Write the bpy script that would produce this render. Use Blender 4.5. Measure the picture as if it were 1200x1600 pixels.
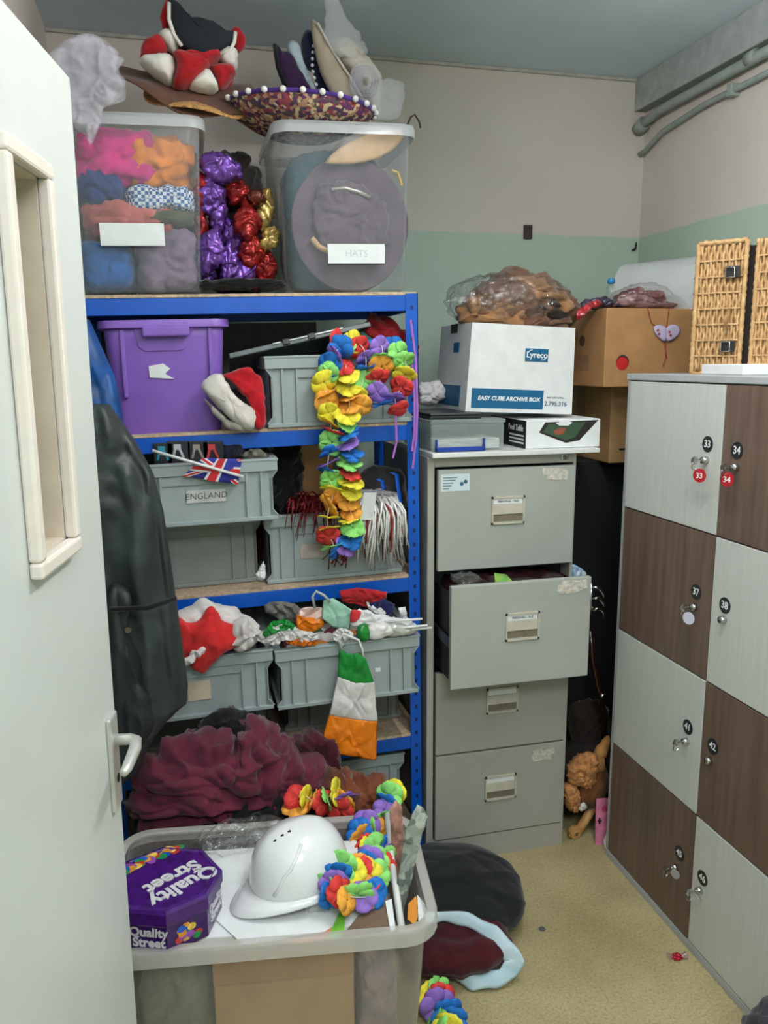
import bpy, bmesh, math, random
from mathutils import Vector, Matrix, noise
V = Vector
PI = math.pi
rnd = random.Random(11)
S = bpy.context.scene
C = S.collection
for o in list(bpy.data.objects):
    bpy.data.objects.remove(o)

# ------------------------------------------------------------------ camera, world, lights, exposure
CAMZ, FPX = 1.59, 1260.0
_y, _p, _r = math.radians(14.0), math.radians(10.5), math.radians(0.35)
FW = V((math.sin(_y)*math.cos(_p), math.cos(_y)*math.cos(_p), -math.sin(_p)))
RT0 = V((math.cos(_y), -math.sin(_y), 0)); UP0 = RT0.cross(FW)
RT = RT0*math.cos(_r) - UP0*math.sin(_r); UP = UP0*math.cos(_r) + RT0*math.sin(_r)
cam = bpy.data.cameras.new('camera'); cam.lens = FPX/1600*36; cam.sensor_width = 36; cam.clip_start = .02
camo = bpy.data.objects.new('camera', cam); C.objects.link(camo)
camo.matrix_world = Matrix(((RT.x, UP.x, -FW.x, 0), (RT.y, UP.y, -FW.y, 0), (RT.z, UP.z, -FW.z, CAMZ), (0, 0, 0, 1)))
S.camera = camo
S.view_settings.view_transform = 'Standard'; S.view_settings.look = 'None'
S.view_settings.gamma = 1; S.view_settings.use_curve_mapping = False
S.view_settings.exposure = 0.15
w = bpy.data.worlds.new('world'); S.world = w; w.use_nodes = True
w.node_tree.nodes['Background'].inputs[0].default_value = (.8, .88, 1, 1)
w.node_tree.nodes['Background'].inputs[1].default_value = .3
def area(name, loc, sx, sy, power, col):
    l = bpy.data.lights.new(name, 'AREA'); l.shape = 'RECTANGLE'; l.size = sx; l.size_y = sy
    l.energy = power; l.color = col
    o = bpy.data.objects.new(name, l); C.objects.link(o); o.location = loc
    return o
area('entrance_lamp', (.30, -.60, 2.575), .9, .9, 34, (.90, .96, 1))     # the second lamp, a bare tube, is the emissive mesh in ceiling_light below
TUBE_W = 38.0

# ------------------------------------------------------------------ pixel -> metric measuring helpers
def ray(px, py): return RT*((px-600)/FPX) + UP*(-(py-800)/FPX) + FW
O0 = V((0, 0, CAMZ))
def at(px, py, Y): d = ray(px, py); return O0 + d*(Y/d.y)
def atx(px, py, X): d = ray(px, py); return O0 + d*(X/d.x)
def atz(px, py, Z): d = ray(px, py); return O0 + d*((Z-CAMZ)/d.z)

# ------------------------------------------------------------------ materials
MC = {}
def lin(c):
    return tuple(((v/255)/12.92 if v/255 <= .04045 else ((v/255+.055)/1.055)**2.4) for v in c)
class NT:
    def __init__(s, name):
        s.m = bpy.data.materials.new(name); s.m.use_nodes = True; s.t = s.m.node_tree
        s.b = s.t.nodes['Principled BSDF']; s.out = s.t.nodes['Material Output']
    def n(s, ty, **k):
        x = s.t.nodes.new(ty)
        for a, v in k.items():
            if a.startswith('i_'): x.inputs[a[2:].replace('_', ' ')].default_value = v
            else: setattr(x, a, v)
        return x
    def l(s, a, b): s.t.links.new(a, b)
    def pos(s, scale=(1, 1, 1)):
        tc = s.n('ShaderNodeNewGeometry'); mp = s.n('ShaderNodeMapping'); mp.inputs['Scale'].default_value = scale
        s.l(tc.outputs['Position'], mp.inputs[0]); return mp.outputs[0]
    def noise(s, scale, stretch=(1, 1, 1), det=3, rough=.55):
        x = s.n('ShaderNodeTexNoise'); x.inputs['Scale'].default_value = scale; x.inputs['Detail'].default_value = det
        x.inputs['Roughness'].default_value = rough
        s.l(s.pos(stretch), x.inputs['Vector']); return x.outputs['Fac']
    def ramp(s, fac, stops, interp='LINEAR'):
        r = s.n('ShaderNodeValToRGB'); r.color_ramp.interpolation = interp; e = r.color_ramp.elements
        while len(e) < len(stops): e.new(.5)
        for i, (p, c) in enumerate(stops): e[i].position = p; e[i].color = (*lin(c), 1)
        s.l(fac, r.inputs[0]); return r.outputs[0]
    def graze(s, nrm=None, p=4.0):     # reflectance that rises at grazing angles, the same from both sides of a thin wall
        lw = s.n('ShaderNodeLayerWeight'); lw.inputs['Blend'].default_value = .5
        if nrm: s.l(nrm, lw.inputs['Normal'])
        pw = s.n('ShaderNodeMath', operation='POWER'); pw.inputs[1].default_value = p; s.l(lw.outputs['Facing'], pw.inputs[0]); return pw.outputs[0]
    def bump(s, h, strength, dist=.002):
        b = s.n('ShaderNodeBump'); b.inputs['Strength'].default_value = strength; b.inputs['Distance'].default_value = dist
        s.l(h, b.inputs['Height']); s.l(b.outputs[0], s.b.inputs['Normal'])
def mul(c, k): return tuple(max(0, min(255, v*k)) for v in c)
def mat(name, c, rough=.6, metal=0, var=.10, vs=25, bump=0, bs=150, c2=None, stretch=(1, 1, 1), coat=0, spec=.5, sheen=0, bd=.002):
    if name in MC: return MC[name]
    t = NT(name); b = t.b
    b.inputs['Roughness'].default_value = rough; b.inputs['Metallic'].default_value = metal
    b.inputs['Specular IOR Level'].default_value = spec
    if coat: b.inputs['Coat Weight'].default_value = coat; b.inputs['Coat Roughness'].default_value = .08
    if sheen: b.inputs['Sheen Weight'].default_value = sheen
    f = t.noise(vs, stretch)
    t.l(t.ramp(f, [(.3, c2 if c2 else mul(c, 1-var)), (.7, mul(c, 1+var*.3) if not c2 else c)]), b.inputs['Base Color'])
    if bump: t.bump(t.noise(bs, stretch, 4), bump, bd)
    MC[name] = t.m; return t.m
def clear(name, tint=(235, 240, 242), body=.16, rough=.12, gl=1.0):
    """thin clear plastic: mostly see-through with a milky body and a gloss that grows at grazing angles"""
    if name in MC: return MC[name]
    t = NT(name); b = t.b
    b.inputs['Base Color'].default_value = (*lin(tint), 1); b.inputs['Roughness'].default_value = rough
    tr = t.n('ShaderNodeBsdfTransparent'); mx = t.n('ShaderNodeMixShader')
    ad = t.n('ShaderNodeMath', operation='MULTIPLY_ADD', use_clamp=True); ad.inputs[1].default_value = gl*.75; ad.inputs[2].default_value = body
    t.l(t.graze(), ad.inputs[0]); t.l(ad.outputs[0], mx.inputs[0])
    t.l(tr.outputs[0], mx.inputs[1]); t.l(b.outputs[0], mx.inputs[2]); t.l(mx.outputs[0], t.out.inputs[0])
    MC[name] = t.m; return t.m
def cloth(name, c, var=.22, bump=.35): return mat(name, c, rough=.9, var=var, vs=18, bump=bump, bs=260, spec=.2, sheen=.2)
def plas(name, c, rough=.38, var=.06): return mat(name, c, rough=rough, var=var, vs=8)
def foil(name, c): return mat(name, c, rough=.22, metal=.55, var=.3, vs=40, bump=.4, bs=60, bd=.006)

def wallmat():
    t = NT('two_tone_wall_paint'); g = t.n('ShaderNodeNewGeometry'); sp = t.n('ShaderNodeSeparateXYZ')
    t.l(g.outputs['Position'], sp.inputs[0])
    nz = t.n('ShaderNodeMath', operation='MULTIPLY_ADD'); nz.inputs[1].default_value = .012
    t.l(t.noise(9), nz.inputs[0]); t.l(sp.outputs['Z'], nz.inputs[2])
    gt = t.n('ShaderNodeMath', operation='GREATER_THAN'); gt.inputs[1].default_value = 2.076; t.l(nz.outputs[0], gt.inputs[0])
    a = t.ramp(t.noise(3), [(.3, (176, 196, 180)), (.7, (184, 202, 188))])
    c = t.ramp(t.noise(2.5), [(.3, (208, 198, 189)), (.7, (214, 205, 197))])
    mx = t.n('ShaderNodeMix', data_type='RGBA'); t.l(gt.outputs[0], mx.inputs[0]); t.l(a, mx.inputs[6]); t.l(c, mx.inputs[7])
    t.l(mx.outputs[2], t.b.inputs['Base Color']); t.b.inputs['Roughness'].default_value = .55
    t.bump(t.noise(60, det=5), .12, .004); return t.m
def floormat():
    t = NT('speckled_vinyl'); 
    a = t.ramp(t.noise(140, det=5, rough=.7), [(.25, (128, 112, 78)), (.45, (180, 165, 122)), (.6, (192, 178, 138)), (.8, (212, 202, 168))])
    b2 = t.ramp(t.noise(3), [(.35, (225, 222, 215)), (.65, (255, 255, 255))])
    mx = t.n('ShaderNodeMix', data_type='RGBA', blend_type='MULTIPLY'); mx.inputs[0].default_value = 1
    t.l(a, mx.inputs[6]); t.l(b2, mx.inputs[7]); t.l(mx.outputs[2], t.b.inputs['Base Color'])
    t.b.inputs['Roughness'].default_value = .42; t.bump(t.noise(90), .06); return t.m
def woodmat(name, d, m, l, stretch=(22, 22, 1.2), rough=.45):
    if name in MC: return MC[name]
    t = NT(name)
    t.l(t.ramp(t.noise(2.2, stretch, 6, .6), [(.25, d), (.5, m), (.75, l)]), t.b.inputs['Base Color'])
    t.b.inputs['Roughness'].default_value = rough; t.bump(t.noise(5, stretch, 5), .08); MC[name] = t.m; return t.m
def voro(name, stops, scale, rough=.8, stretch=(1, 1, 1)):
    if name in MC: return MC[name]
    t = NT(name); v = t.n('ShaderNodeTexVoronoi'); v.inputs['Scale'].default_value = scale
    t.l(t.pos(stretch), v.inputs['Vector']); s = t.n('ShaderNodeSeparateColor'); t.l(v.outputs['Color'], s.inputs[0])
    t.l(t.ramp(s.outputs[0], stops, 'CONSTANT'), t.b.inputs['Base Color']); t.b.inputs['Roughness'].default_value = rough
    t.bump(t.noise(120), .3); MC[name] = t.m; return t.m
def checkmat(name, a, b, scale):
    if name in MC: return MC[name]
    t = NT(name); ch = t.n('ShaderNodeTexChecker'); ch.inputs['Scale'].default_value = scale
    ch.inputs[1].default_value = (*lin(a), 1); ch.inputs[2].default_value = (*lin(b), 1)
    t.l(t.pos(), ch.inputs[0]); t.l(ch.outputs[0], t.b.inputs['Base Color']); t.b.inputs['Roughness'].default_value = .9
    MC[name] = t.m; return t.m

# ------------------------------------------------------------------ object helpers
ORG = {}
def tag(o, label, cat, group=None, kind=None):
    if label: o['label'] = label
    if cat: o['category'] = cat
    if group: o['group'] = group
    if kind: o['kind'] = kind
    return o
def thing(name, label, cat, loc, group=None, kind=None):
    o = bpy.data.objects.new(name, None); C.objects.link(o); o.location = loc; o.empty_display_size = .05
    ORG[o.name] = V(loc); return tag(o, label, cat, group, kind)
def obj(name, bm, m, parent=None, smooth=False, sol=0, sub=0, label=None, kind=None, recalc=True):
    if recalc: bmesh.ops.recalc_face_normals(bm, faces=bm.faces[:])
    if parent: org = ORG[parent.name]
    else:
        xs = [v.co for v in bm.verts]
        org = V(((min(c.x for c in xs)+max(c.x for c in xs))/2, (min(c.y for c in xs)+max(c.y for c in xs))/2, min(c.z for c in xs)))
    bmesh.ops.translate(bm, vec=-org, verts=bm.verts[:])
    me = bpy.data.meshes.new(name); 
    if smooth:
        for f in bm.faces: f.smooth = True
    bm.to_mesh(me); bm.free()
    for mm in (m if isinstance(m, (list, tuple)) else [m]): me.materials.append(mm)
    o = bpy.data.objects.new(name, me); C.objects.link(o); ORG[o.name] = org.copy()
    if parent: o.parent = parent
    else: o.location = org
    if sol: md = o.modifiers.new('solid', 'SOLIDIFY'); md.thickness = sol; md.offset = 0
    if sub: md = o.modifiers.new('sub', 'SUBSURF'); md.levels = sub; md.render_levels = sub
    if smooth == 'auto':
        me.set_sharp_from_angle(angle=math.radians(38))
    if label: o['label'] = label
    if kind: o['kind'] = kind
    return o
def struct(name, bm, m, **k): o = obj(name, bm, m, **k); o['kind'] = 'structure'; return o
def inst(name, me, M, parent, label=None):
    o = bpy.data.objects.new(name, me); C.objects.link(o); o.parent = parent
    o.matrix_local = Matrix.Translation(-ORG[parent.name]) @ M; ORG[o.name] = ORG[parent.name]
    if label: o['label'] = label
    return o
def mesh_of(name, bm, m, smooth=False):
    bmesh.ops.recalc_face_normals(bm, faces=bm.faces[:])
    me = bpy.data.meshes.new(name)
    if smooth:
        for f in bm.faces: f.smooth = True
    bm.to_mesh(me); bm.free()
    for mm in (m if isinstance(m, (list, tuple)) else [m]): me.materials.append(mm)
    return me
NB = bmesh.new
def frame(pos, right, up):
    r = V(right).normalized(); u = V(up); u = (u - r*u.dot(r)).normalized(); n = r.cross(u)
    return Matrix(((r.x, u.x, n.x, pos[0]), (r.y, u.y, n.y, pos[1]), (r.z, u.z, n.z, pos[2]), (0, 0, 0, 1)))
def rotm(loc, rz=0, ry=0, rx=0):
    return Matrix.Translation(loc) @ Matrix.Rotation(rz, 4, 'Z') @ Matrix.Rotation(ry, 4, 'Y') @ Matrix.Rotation(rx, 4, 'X')
def box(bm, a, b, M=None, bev=0, seg=2, mi=0):
    r = bmesh.ops.create_cube(bm, size=1); vs = r['verts']
    for v in vs:
        v.co = V((a[0]+(v.co.x+.5)*(b[0]-a[0]), a[1]+(v.co.y+.5)*(b[1]-a[1]), a[2]+(v.co.z+.5)*(b[2]-a[2])))
    fs = {f for v in vs for f in v.link_faces}
    for f in fs: f.material_index = mi
    allv = set(vs)
    if bev:
        es = list({e for v in vs for e in v.link_edges})
        r = bmesh.ops.bevel(bm, geom=es, offset=bev, segments=seg, affect='EDGES', profile=.5)
        allv |= set(r['verts']); allv = {v for v in allv if v.is_valid}
        for f in r['faces']: f.material_index = mi
    if M: bmesh.ops.transform(bm, matrix=M, verts=list(allv))
    return bm
def ring_faces(bm, rings, closed=True, cap0=True, cap1=True, mi=0):
    R_ = [[bm.verts.new(p) for p in r] for r in rings]; n = len(R_[0])
    for i in range(len(R_)-1):
        for j in range(n if closed else n-1):
            k = (j+1) % n
            f = bm.faces.new((R_[i][j], R_[i][k], R_[i+1][k], R_[i+1][j])); f.material_index = mi
    if closed and cap0 and n > 2: bm.faces.new(R_[0][::-1]).material_index = mi
    if closed and cap1 and n > 2: bm.faces.new(R_[-1]).material_index = mi
    return R_
def tube(bm, pts, r, seg=8, mi=0, caps=True):
    pts = [V(p) for p in pts]; rings = []; prev = None
    for i, p in enumerate(pts):
        t = (pts[min(i+1, len(pts)-1)] - pts[max(i-1, 0)])
        t = t.normalized() if t.length > 1e-9 else V((0, 0, 1))
        a = prev if prev else (V((0, 0, 1)) if abs(t.z) < .9 else V((1, 0, 0)))
        a = (a - t*a.dot(t)); a = a.normalized() if a.length > 1e-6 else t.orthogonal().normalized()
        prev = a; b = t.cross(a); rr = r[i] if isinstance(r, (list, tuple)) else r
        rings.append([p + (a*math.cos(2*PI*k/seg) + b*math.sin(2*PI*k/seg))*rr for k in range(seg)])
    ring_faces(bm, rings, True, caps, caps, mi); return bm
def lathe(bm, prof, M=None, seg=32, mi=0, sx=1, sy=1, wob=None):
    M = M or Matrix()
    rings = []
    for r, z in prof:
        ring = []
        for k in range(seg):
            a = 2*PI*k/seg; rr = max(r, 1e-4); dz = wob(a, rr) if wob else 0
            ring.append(M @ V((rr*math.cos(a)*sx, rr*math.sin(a)*sy, z+dz)))
        rings.append(ring)
    ring_faces(bm, rings, True, True, True, mi); return bm
def sheet(bm, fn, nu, nv, mi=0):
    g = [[bm.verts.new(fn(i/nu, j/nv)) for j in range(nv+1)] for i in range(nu+1)]
    for i in range(nu):
        for j in range(nv): bm.faces.new((g[i][j], g[i+1][j], g[i+1][j+1], g[i][j+1])).material_index = mi
    return bm
def crum(p, amp, freq, seed, st=(1, 1, 1)):
    """cloth folds: rounded swells parted by sharp creases, with a few narrow ridges on top"""
    q = V((p.x*st[0], p.y*st[1], p.z*st[2]))*freq + V((seed*7.3, seed*3.1, seed*5.7))
    wv = V((noise.noise(q*.6), noise.noise(q*.6+V((31, 0, 0))), noise.noise(q*.6+V((0, 57, 0)))))*1.3
    a = min(1, 2.6*abs(noise.noise(q+wv)))**.75
    b = min(1, 2.6*abs(noise.noise(q*2.2+wv*1.8+V((9, 9, 9)))))**.8
    r = (1-min(1, 3.0*abs(noise.noise(q*1.3-wv+V((3, 41, 7))))))**2
    return amp*(.9*a + .38*b + .55*r - .75)
def blob(bm, lo, hi, e=3, amp=.02, freq=9, seed=1, sub=5, st=(1, 1, 1), clamp=True, M=None):
    """crumpled cloth / bag: superellipsoid with ridged folds, pushed inward so it stays in lo..hi"""
    lo, hi = V(lo), V(hi); c = (lo+hi)/2; h = (hi-lo)/2
    r = bmesh.ops.create_icosphere(bm, subdivisions=sub, radius=1)
    for v in r['verts']:
        n = v.co.normalized(); s = (abs(n.x)**e+abs(n.y)**e+abs(n.z)**e)**(-1/e)
        q = V((n.x*s*h.x, n.y*s*h.y, n.z*s*h.z)); nn = V((n.x/h.x, n.y/h.y, n.z/h.z)).normalized()
        p = c+q; p = p + nn*(crum(p, amp, freq, seed, st) - (amp*.5 if clamp else 0))
        if clamp: p = V([min(max(p[i], lo[i]), hi[i]) for i in range(3)])
        v.co = (M @ p) if M else p
    return bm
def smooth_poly(pts, n):
    k = len(pts); out = []
    per = max(2, n//k)
    for i in range(k):
        p0, p1, p2, p3 = (V(pts[(i+j) % k]) for j in (-1, 0, 1, 2))
        for s in range(per):
            t = s/per
            out.append(.5*((2*p1)+(p2-p0)*t+(2*p0-5*p1+4*p2-p3)*t*t+(3*p1-p0-3*p2+p3)*t**3))
    return out
def puff(bm, px, Y, thick, amp=.006, freq=14, seed=1, rings=9, n=72, corner=False, st=(1, 1, 1), mi=0, wave=0, back=1.0, M=None, rag=False):
    """a stuffed / folded cloth body: the outline (measured in the photo at depth Y) swelled to real thickness front and back;
    rag: a thin rumpled piece, front and back follow the same folds"""
    P = [V((p[0], p[1], 0)) for p in px]
    if amp > .007 and rings < 14: rings, n = 14, max(n, 110)
    if corner:
        Q = []; k = len(P); per = max(2, n//k)
        for i in range(k):
            for s in range(per): Q.append(P[i].lerp(P[(i+1) % k], s/per))
    else: Q = smooth_poly(P, n)
    W = [at(q.x, q.y, Y) for q in Q]; c = sum(W, V())/len(W)
    def rg(s, side):
        ring = []
        for p in W:
            q = c + (p-c)*s; d = thick*math.sqrt(max(0, 1-s**2.6))
            ring.append(V((q.x, Y - side*d*(1 if side > 0 else back) + wave*math.sin(q.x*31+q.z*17+seed), q.z)))
        return ring
    seq = [rg(max(.02, 1-i/rings), -1) for i in range(rings, 0, -1)] + [rg(1, 1)] + [rg(max(.02, 1-i/rings), 1) for i in range(1, rings+1)]
    if rag: seq = [[p+V((0, .0012, 0)) for p in r] for r in seq[:rings]] + seq[rings:]
    R_ = ring_faces(bm, seq, True, True, True, mi); m_ = len(R_)
    if amp:
        vs = [v for r in R_ for v in r]
        if rag:
            for v in vs: v.co.y -= crum(V((v.co.x, 0, v.co.z)), amp, freq, seed, st)
        else:
            for f in {f for v in vs for f in v.link_faces}: f.normal_update()
            for v in vs: v.normal_update()
            cc = V((c.x, Y, c.z)); sg = sum(1 if (v.co-cc).dot(v.normal) > 0 else -1 for v in vs)
            nn = [(v.normal*(1 if sg > 0 else -1)).copy() for v in vs]
            for v, q in zip(vs, nn): v.co += q*crum(v.co, amp, freq, seed, st)
    if M: bmesh.ops.transform(bm, matrix=M, verts=[v for r in R_ for v in r])
    return bm
def text(name, s, size, M, m, parent, ext=.0004, shear=0, bold=0, label=None):
    cu = bpy.data.curves.new(name, 'FONT'); cu.body = s; cu.size = size; cu.extrude = ext; cu.align_x = 'CENTER'; cu.align_y = 'CENTER'
    cu.shear = shear; cu.offset = bold; cu.resolution_u = 3
    to = bpy.data.objects.new('t', cu); me = bpy.data.meshes.new_from_object(to); me.name = name
    bpy.data.objects.remove(to); me.materials.clear(); me.materials.append(m)
    return inst(name, me, M, parent, label)
FR = ((1, 0, 0), (0, 0, 1))            # a face that looks to -Y
def lerp(a, b, t): return a+(b-a)*t
def path_px(pts, Y):
    return [at(p[0], p[1], (p[2] if len(p) > 2 else Y)) for p in pts]
def resample(P, step):
    out = [P[0].copy()]; acc = 0
    for a, b in zip(P, P[1:]):
        L = (b-a).length; d = step-acc
        while d <= L: out.append(a.lerp(b, d/L)); d += step
        acc = (L-(d-step))
    return out
# ------------------------------------------------------------------ common materials
M_white = plas('white_gloss', (225, 226, 224)); M_black = plas('black_plastic', (22, 23, 26)); M_ink = mat('black_ink', (24, 24, 28), .6, var=0)
M_wtext = mat('white_print', (236, 238, 238), .6, var=0)
M_chrome = mat('chrome', (205, 205, 205), .18, 1, var=.05); M_brass = mat('dull_nickel', (180, 172, 160), .3, 1, var=.05); M_satin = mat('satin_aluminium', (214, 213, 208), .38, .6, var=.04)
M_blue = mat('blue_powder_coat', (0, 86, 194), .36, var=.08, vs=6); M_bluehole = mat('slot_shadow_blue', (0, 34, 92), .6, var=0)
M_chip = mat('raw_chipboard', (204, 178, 150), .85, var=.18, vs=90, bump=.2)
M_crate = mat('grey_crate_plastic', (160, 170, 171), .42, var=.06, vs=7); M_crate2 = mat('shaded_grey_crate_plastic', (142, 146, 143), .5, var=.08, vs=7)  # second crate grey is darkened for the shade on the set-back crates
M_card = mat('brown_cardboard', (176, 130, 84), .8, var=.10, vs=10, bump=.05); M_card2 = mat('pale_brown_cardboard', (186, 146, 100), .8, var=.10, vs=10)
M_paper = mat('white_paper', (232, 234, 235), .7, var=.03); M_tag = mat('buff_label', (206, 188, 168), .8, var=.05)
M_dark = cloth('black_cloth', (20, 20, 23)); M_choc = cloth('dark_brown_cloth', (52, 44, 42))
M_tub = clear('clear_tub_plastic', (214, 222, 230), .065, .16, .8); M_rim = clear('frosted_tub_rim', (226, 230, 234), .34, .22)
def filmmat(name, bs=22):
    t = NT(name); g = t.n('ShaderNodeBsdfGlossy'); g.inputs['Roughness'].default_value = .10; tr = t.n('ShaderNodeBsdfTransparent'); mx = t.n('ShaderNodeMixShader')
    bp = t.n('ShaderNodeBump'); bp.inputs['Strength'].default_value = 1; bp.inputs['Distance'].default_value = .02
    t.l(t.noise(bs, det=4), bp.inputs['Height']); t.l(bp.outputs[0], g.inputs['Normal'])
    ad = t.n('ShaderNodeMath', operation='MULTIPLY_ADD', use_clamp=True); ad.inputs[1].default_value = .5; ad.inputs[2].default_value = .11
    t.l(t.graze(bp.outputs[0], 3.0), ad.inputs[0]); t.l(ad.outputs[0], mx.inputs[0])
    t.l(tr.outputs[0], mx.inputs[1]); t.l(g.outputs[0], mx.inputs[2]); t.l(mx.outputs[0], t.out.inputs[0]); return t.m
M_bag = filmmat('clear_bag_film')
M_tulle = clear('white_tulle', (226, 224, 236), .22, .8, .1); M_tulle2 = clear('fine_white_net', (222, 224, 228), .24, .8, .1)

# ------------------------------------------------------------------ room
XL, XR, YB, YF, ZC = -.36, 1.80, 3.0, -1.7, 2.65
M_wall = wallmat(); M_ceil = mat('ceiling_paint', (212, 228, 238), .7, var=.05, vs=2)
struct('floor', box(NB(), (XL-.1, YF, -.08), (XR+.1, YB+.1, 0)), floormat())
struct('ceiling', box(NB(), (XL-.1, YF, ZC), (XR+.1, YB+.1, ZC+.1)), M_ceil)
struct('wall_back', box(NB(), (XL-.1, YB, 0), (XR+.1, YB+.1, ZC)), M_wall)
struct('wall_right', box(NB(), (XR, YF, 0), (XR+.1, YB, ZC)), M_wall)
struct('wall_left', box(NB(), (XL-.1, YF, 0), (XL, YB, ZC)), M_wall)
struct('wall_front', box(NB(), (XL-.1, YF-.1, 0), (XR+.1, YF, ZC)), M_wall)
o = struct('trim_1', box(NB(), (XL, YB-.012, ZC-.012), (XR, YB, ZC), bev=.003), mat('ceiling_bead', (186, 184, 178), .6))
# lamps on the ceiling (behind the top edge of the picture)
def emitter(name, col, s):
    t = NT(name); t.b.inputs['Base Color'].default_value = (.8, .8, .8, 1); t.b.inputs['Emission Color'].default_value = (*col, 1); t.b.inputs['Emission Strength'].default_value = s; return t.m
LXc, LYc, LZc = .78, 1.20, 2.43
t = thing('ceiling_light', 'hanging bare fluorescent tube batten over the middle of the room', 'light', (LXc, LYc, ZC))
obj('housing', box(NB(), (LXc-.022, LYc-.62, LZc+.04), (LXc+.022, LYc+.62, LZc+.085), bev=.006), M_white, t)
for s in (-1, 1): obj('suspension_rod', tube(NB(), [(LXc, LYc+s*.4, LZc+.08), (LXc, LYc+s*.4, ZC)], .005, 8), M_chrome, t)
for s in (-1, 1): obj('lamp_holder', box(NB(), (LXc-.014, LYc+s*.60-.012, LZc-.022), (LXc+.014, LYc+s*.60+.012, LZc+.045), bev=.003), M_white, t)
obj('tube', tube(NB(), [(LXc, LYc-.585, LZc), (LXc, LYc+.585, LZc)], .018, 8), emitter('tube_glow', (1, .985, .965), TUBE_W/(PI*2*PI*.018*1.17)), t, True)
t = thing('ceiling_light', 'square white ceiling light panel near the entrance', 'light', (.30, -.60, ZC))
obj('housing', box(NB(), (-.17, -1.07, ZC-.05), (.77, -.13, ZC), bev=.008), M_white, t)
obj('diffuser', box(NB(), (-.15, -1.05, ZC-.062), (.75, -.15, ZC-.05), bev=.004), emitter('lamp_diffuser', (.94, .97, 1), 2.0), t)
# pipes under the ceiling along the right wall
pc = at(1010, 186, 2.96); pz = pc.z
M_pipe = mat('grey_green_painted_pipe', (150, 160, 155), .5, var=.08)
b = box(NB(), (XR-.05, .4, pz+.034), (XR, YB, ZC), bev=.004); tag(obj('pipe_boxing', b, mat('boxing_paint', (168, 174, 172), .6)), 'flat painted boxing along the top of the right wall', 'boxing')
px_ = XR-.030
t = thing('heating_pipe', 'thick grey green painted pipe under the boxing on the right wall', 'pipe', (px_, 2.0, pz))
obj('pipe_run', tube(NB(), [(px_, .4, pz+.03), (px_, 2.85, pz), (px_, 2.93, pz-.01), (px_, 2.995, pz-.03)], .017, 14), M_pipe, t, True)
for y in (2.35, 1.5): obj('collar', tube(NB(), [(px_, y-.02, pz+.012), (px_, y+.02, pz+.012)], .022, 14), M_pipe, t, True)
obj('end_socket', tube(NB(), [(px_, 2.955, pz-.015), (px_, 2.998, pz-.03)], .026, 14), M_pipe, t, True)
t = thing('conduit_pipe', 'thin painted conduit below the thick pipe on the right wall', 'pipe', (px_, 2.0, pz-.06))
obj('pipe_run', tube(NB(), [(px_+.012, .4, pz-.035), (px_+.012, 2.6, pz-.052), (px_+.012, 2.85, pz-.075), (px_+.012, 2.96, pz-.115), (px_+.012, 2.995, pz-.12)], .010, 10), M_pipe, t, True)
for y in (2.45, 1.7): obj('clip', box(NB(), (px_-.005, y-.012, pz-.07), (XR, y+.012, pz-.03), bev=.004), M_pipe, t)
# wall fixings
p = at(824, 361, YB); t = thing('wall_fixing', 'small dark square wall fixing on the cream paint', 'fixing', (p.x, YB, p.z-.025))
obj('plate', box(NB(), (p.x-.017, YB-.012, p.z-.03), (p.x+.017, YB, p.z+.022), bev=.003), mat('dark_rust', (62, 50, 46), .7), t)
for dx in (-.008, .008): obj('screw', tube(NB(), [(p.x+dx, YB-.016, p.z+.008), (p.x+dx, YB-.010, p.z+.008)], .004, 8), M_black, t)
p = at(988, 386, YB); b = tube(NB(), [(p.x, YB-.001, p.z-.012), (p.x, YB-.02, p.z-.012), (p.x+.002, YB-.024, p.z), (p.x+.006, YB-.018, p.z+.014)], .004, 8)
tag(obj('wall_hook', b, M_black, smooth=True), 'tiny dark hook on the green wall near the corner', 'hook')

# ------------------------------------------------------------------ door
HX, HY = -.251, .527; EX, EY = -.127, 1.277
dd = V((EX-HX, EY-HY, 0)); DW = dd.length; dd.normalize(); dn = V((dd.y, -dd.x, 0))      # dn: face towards the room (+X)
DM = Matrix(((dd.x, -dn.x, 0, HX), (dd.y, -dn.y, 0, HY), (0, 0, 1, 0), (0, 0, 0, 1)))   # local: x along the leaf, y into the leaf, z up
def dpx(px, py):   # a pixel on the door face -> local (x, z)
    d = ray(px, py); tt = (V((HX, HY, CAMZ))-O0).dot(dn)/d.dot(dn); q = O0+d*tt
    return (q-V((HX, HY, 0))).dot(dd), q.z
M_door = mat('white_door_paint', (208, 211, 208), .4, var=.03, vs=3); M_bead = mat('cream_bead_paint', (226, 216, 206), .45, var=.03)
wx0, wx1, wzb, wzt = .466, .584, 1.366, 1.812
t = thing('door_1', None, None, (HX, HY, 0), kind='structure')
b = NB()
for a, c in (((0, 0, .006), (wx0, .044, 1.98)), ((wx1, 0, .006), (DW, .044, 1.98)), ((wx0, 0, .006), (wx1, .044, wzb)), ((wx0, 0, wzt), (wx1, .044, 1.98))): box(b, a, c, DM)
obj('leaf', b, M_door, t)
fw = .020
b = NB()
for a, c in (((wx0, .0, wzb), (wx0+.002, .034, wzt)), ((wx1-.002, .0, wzb), (wx1, .034, wzt)), ((wx0, 0, wzb), (wx1, .034, wzb+.002)), ((wx0, 0, wzt-.002), (wx1, .034, wzt))): box(b, a, c, DM)
obj('reveal_lining', b, mat('warm_shade_reveal', (206, 190, 172), .6, var=.04), t)  # beige puts the warm shade of the window recess into the colour
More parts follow.
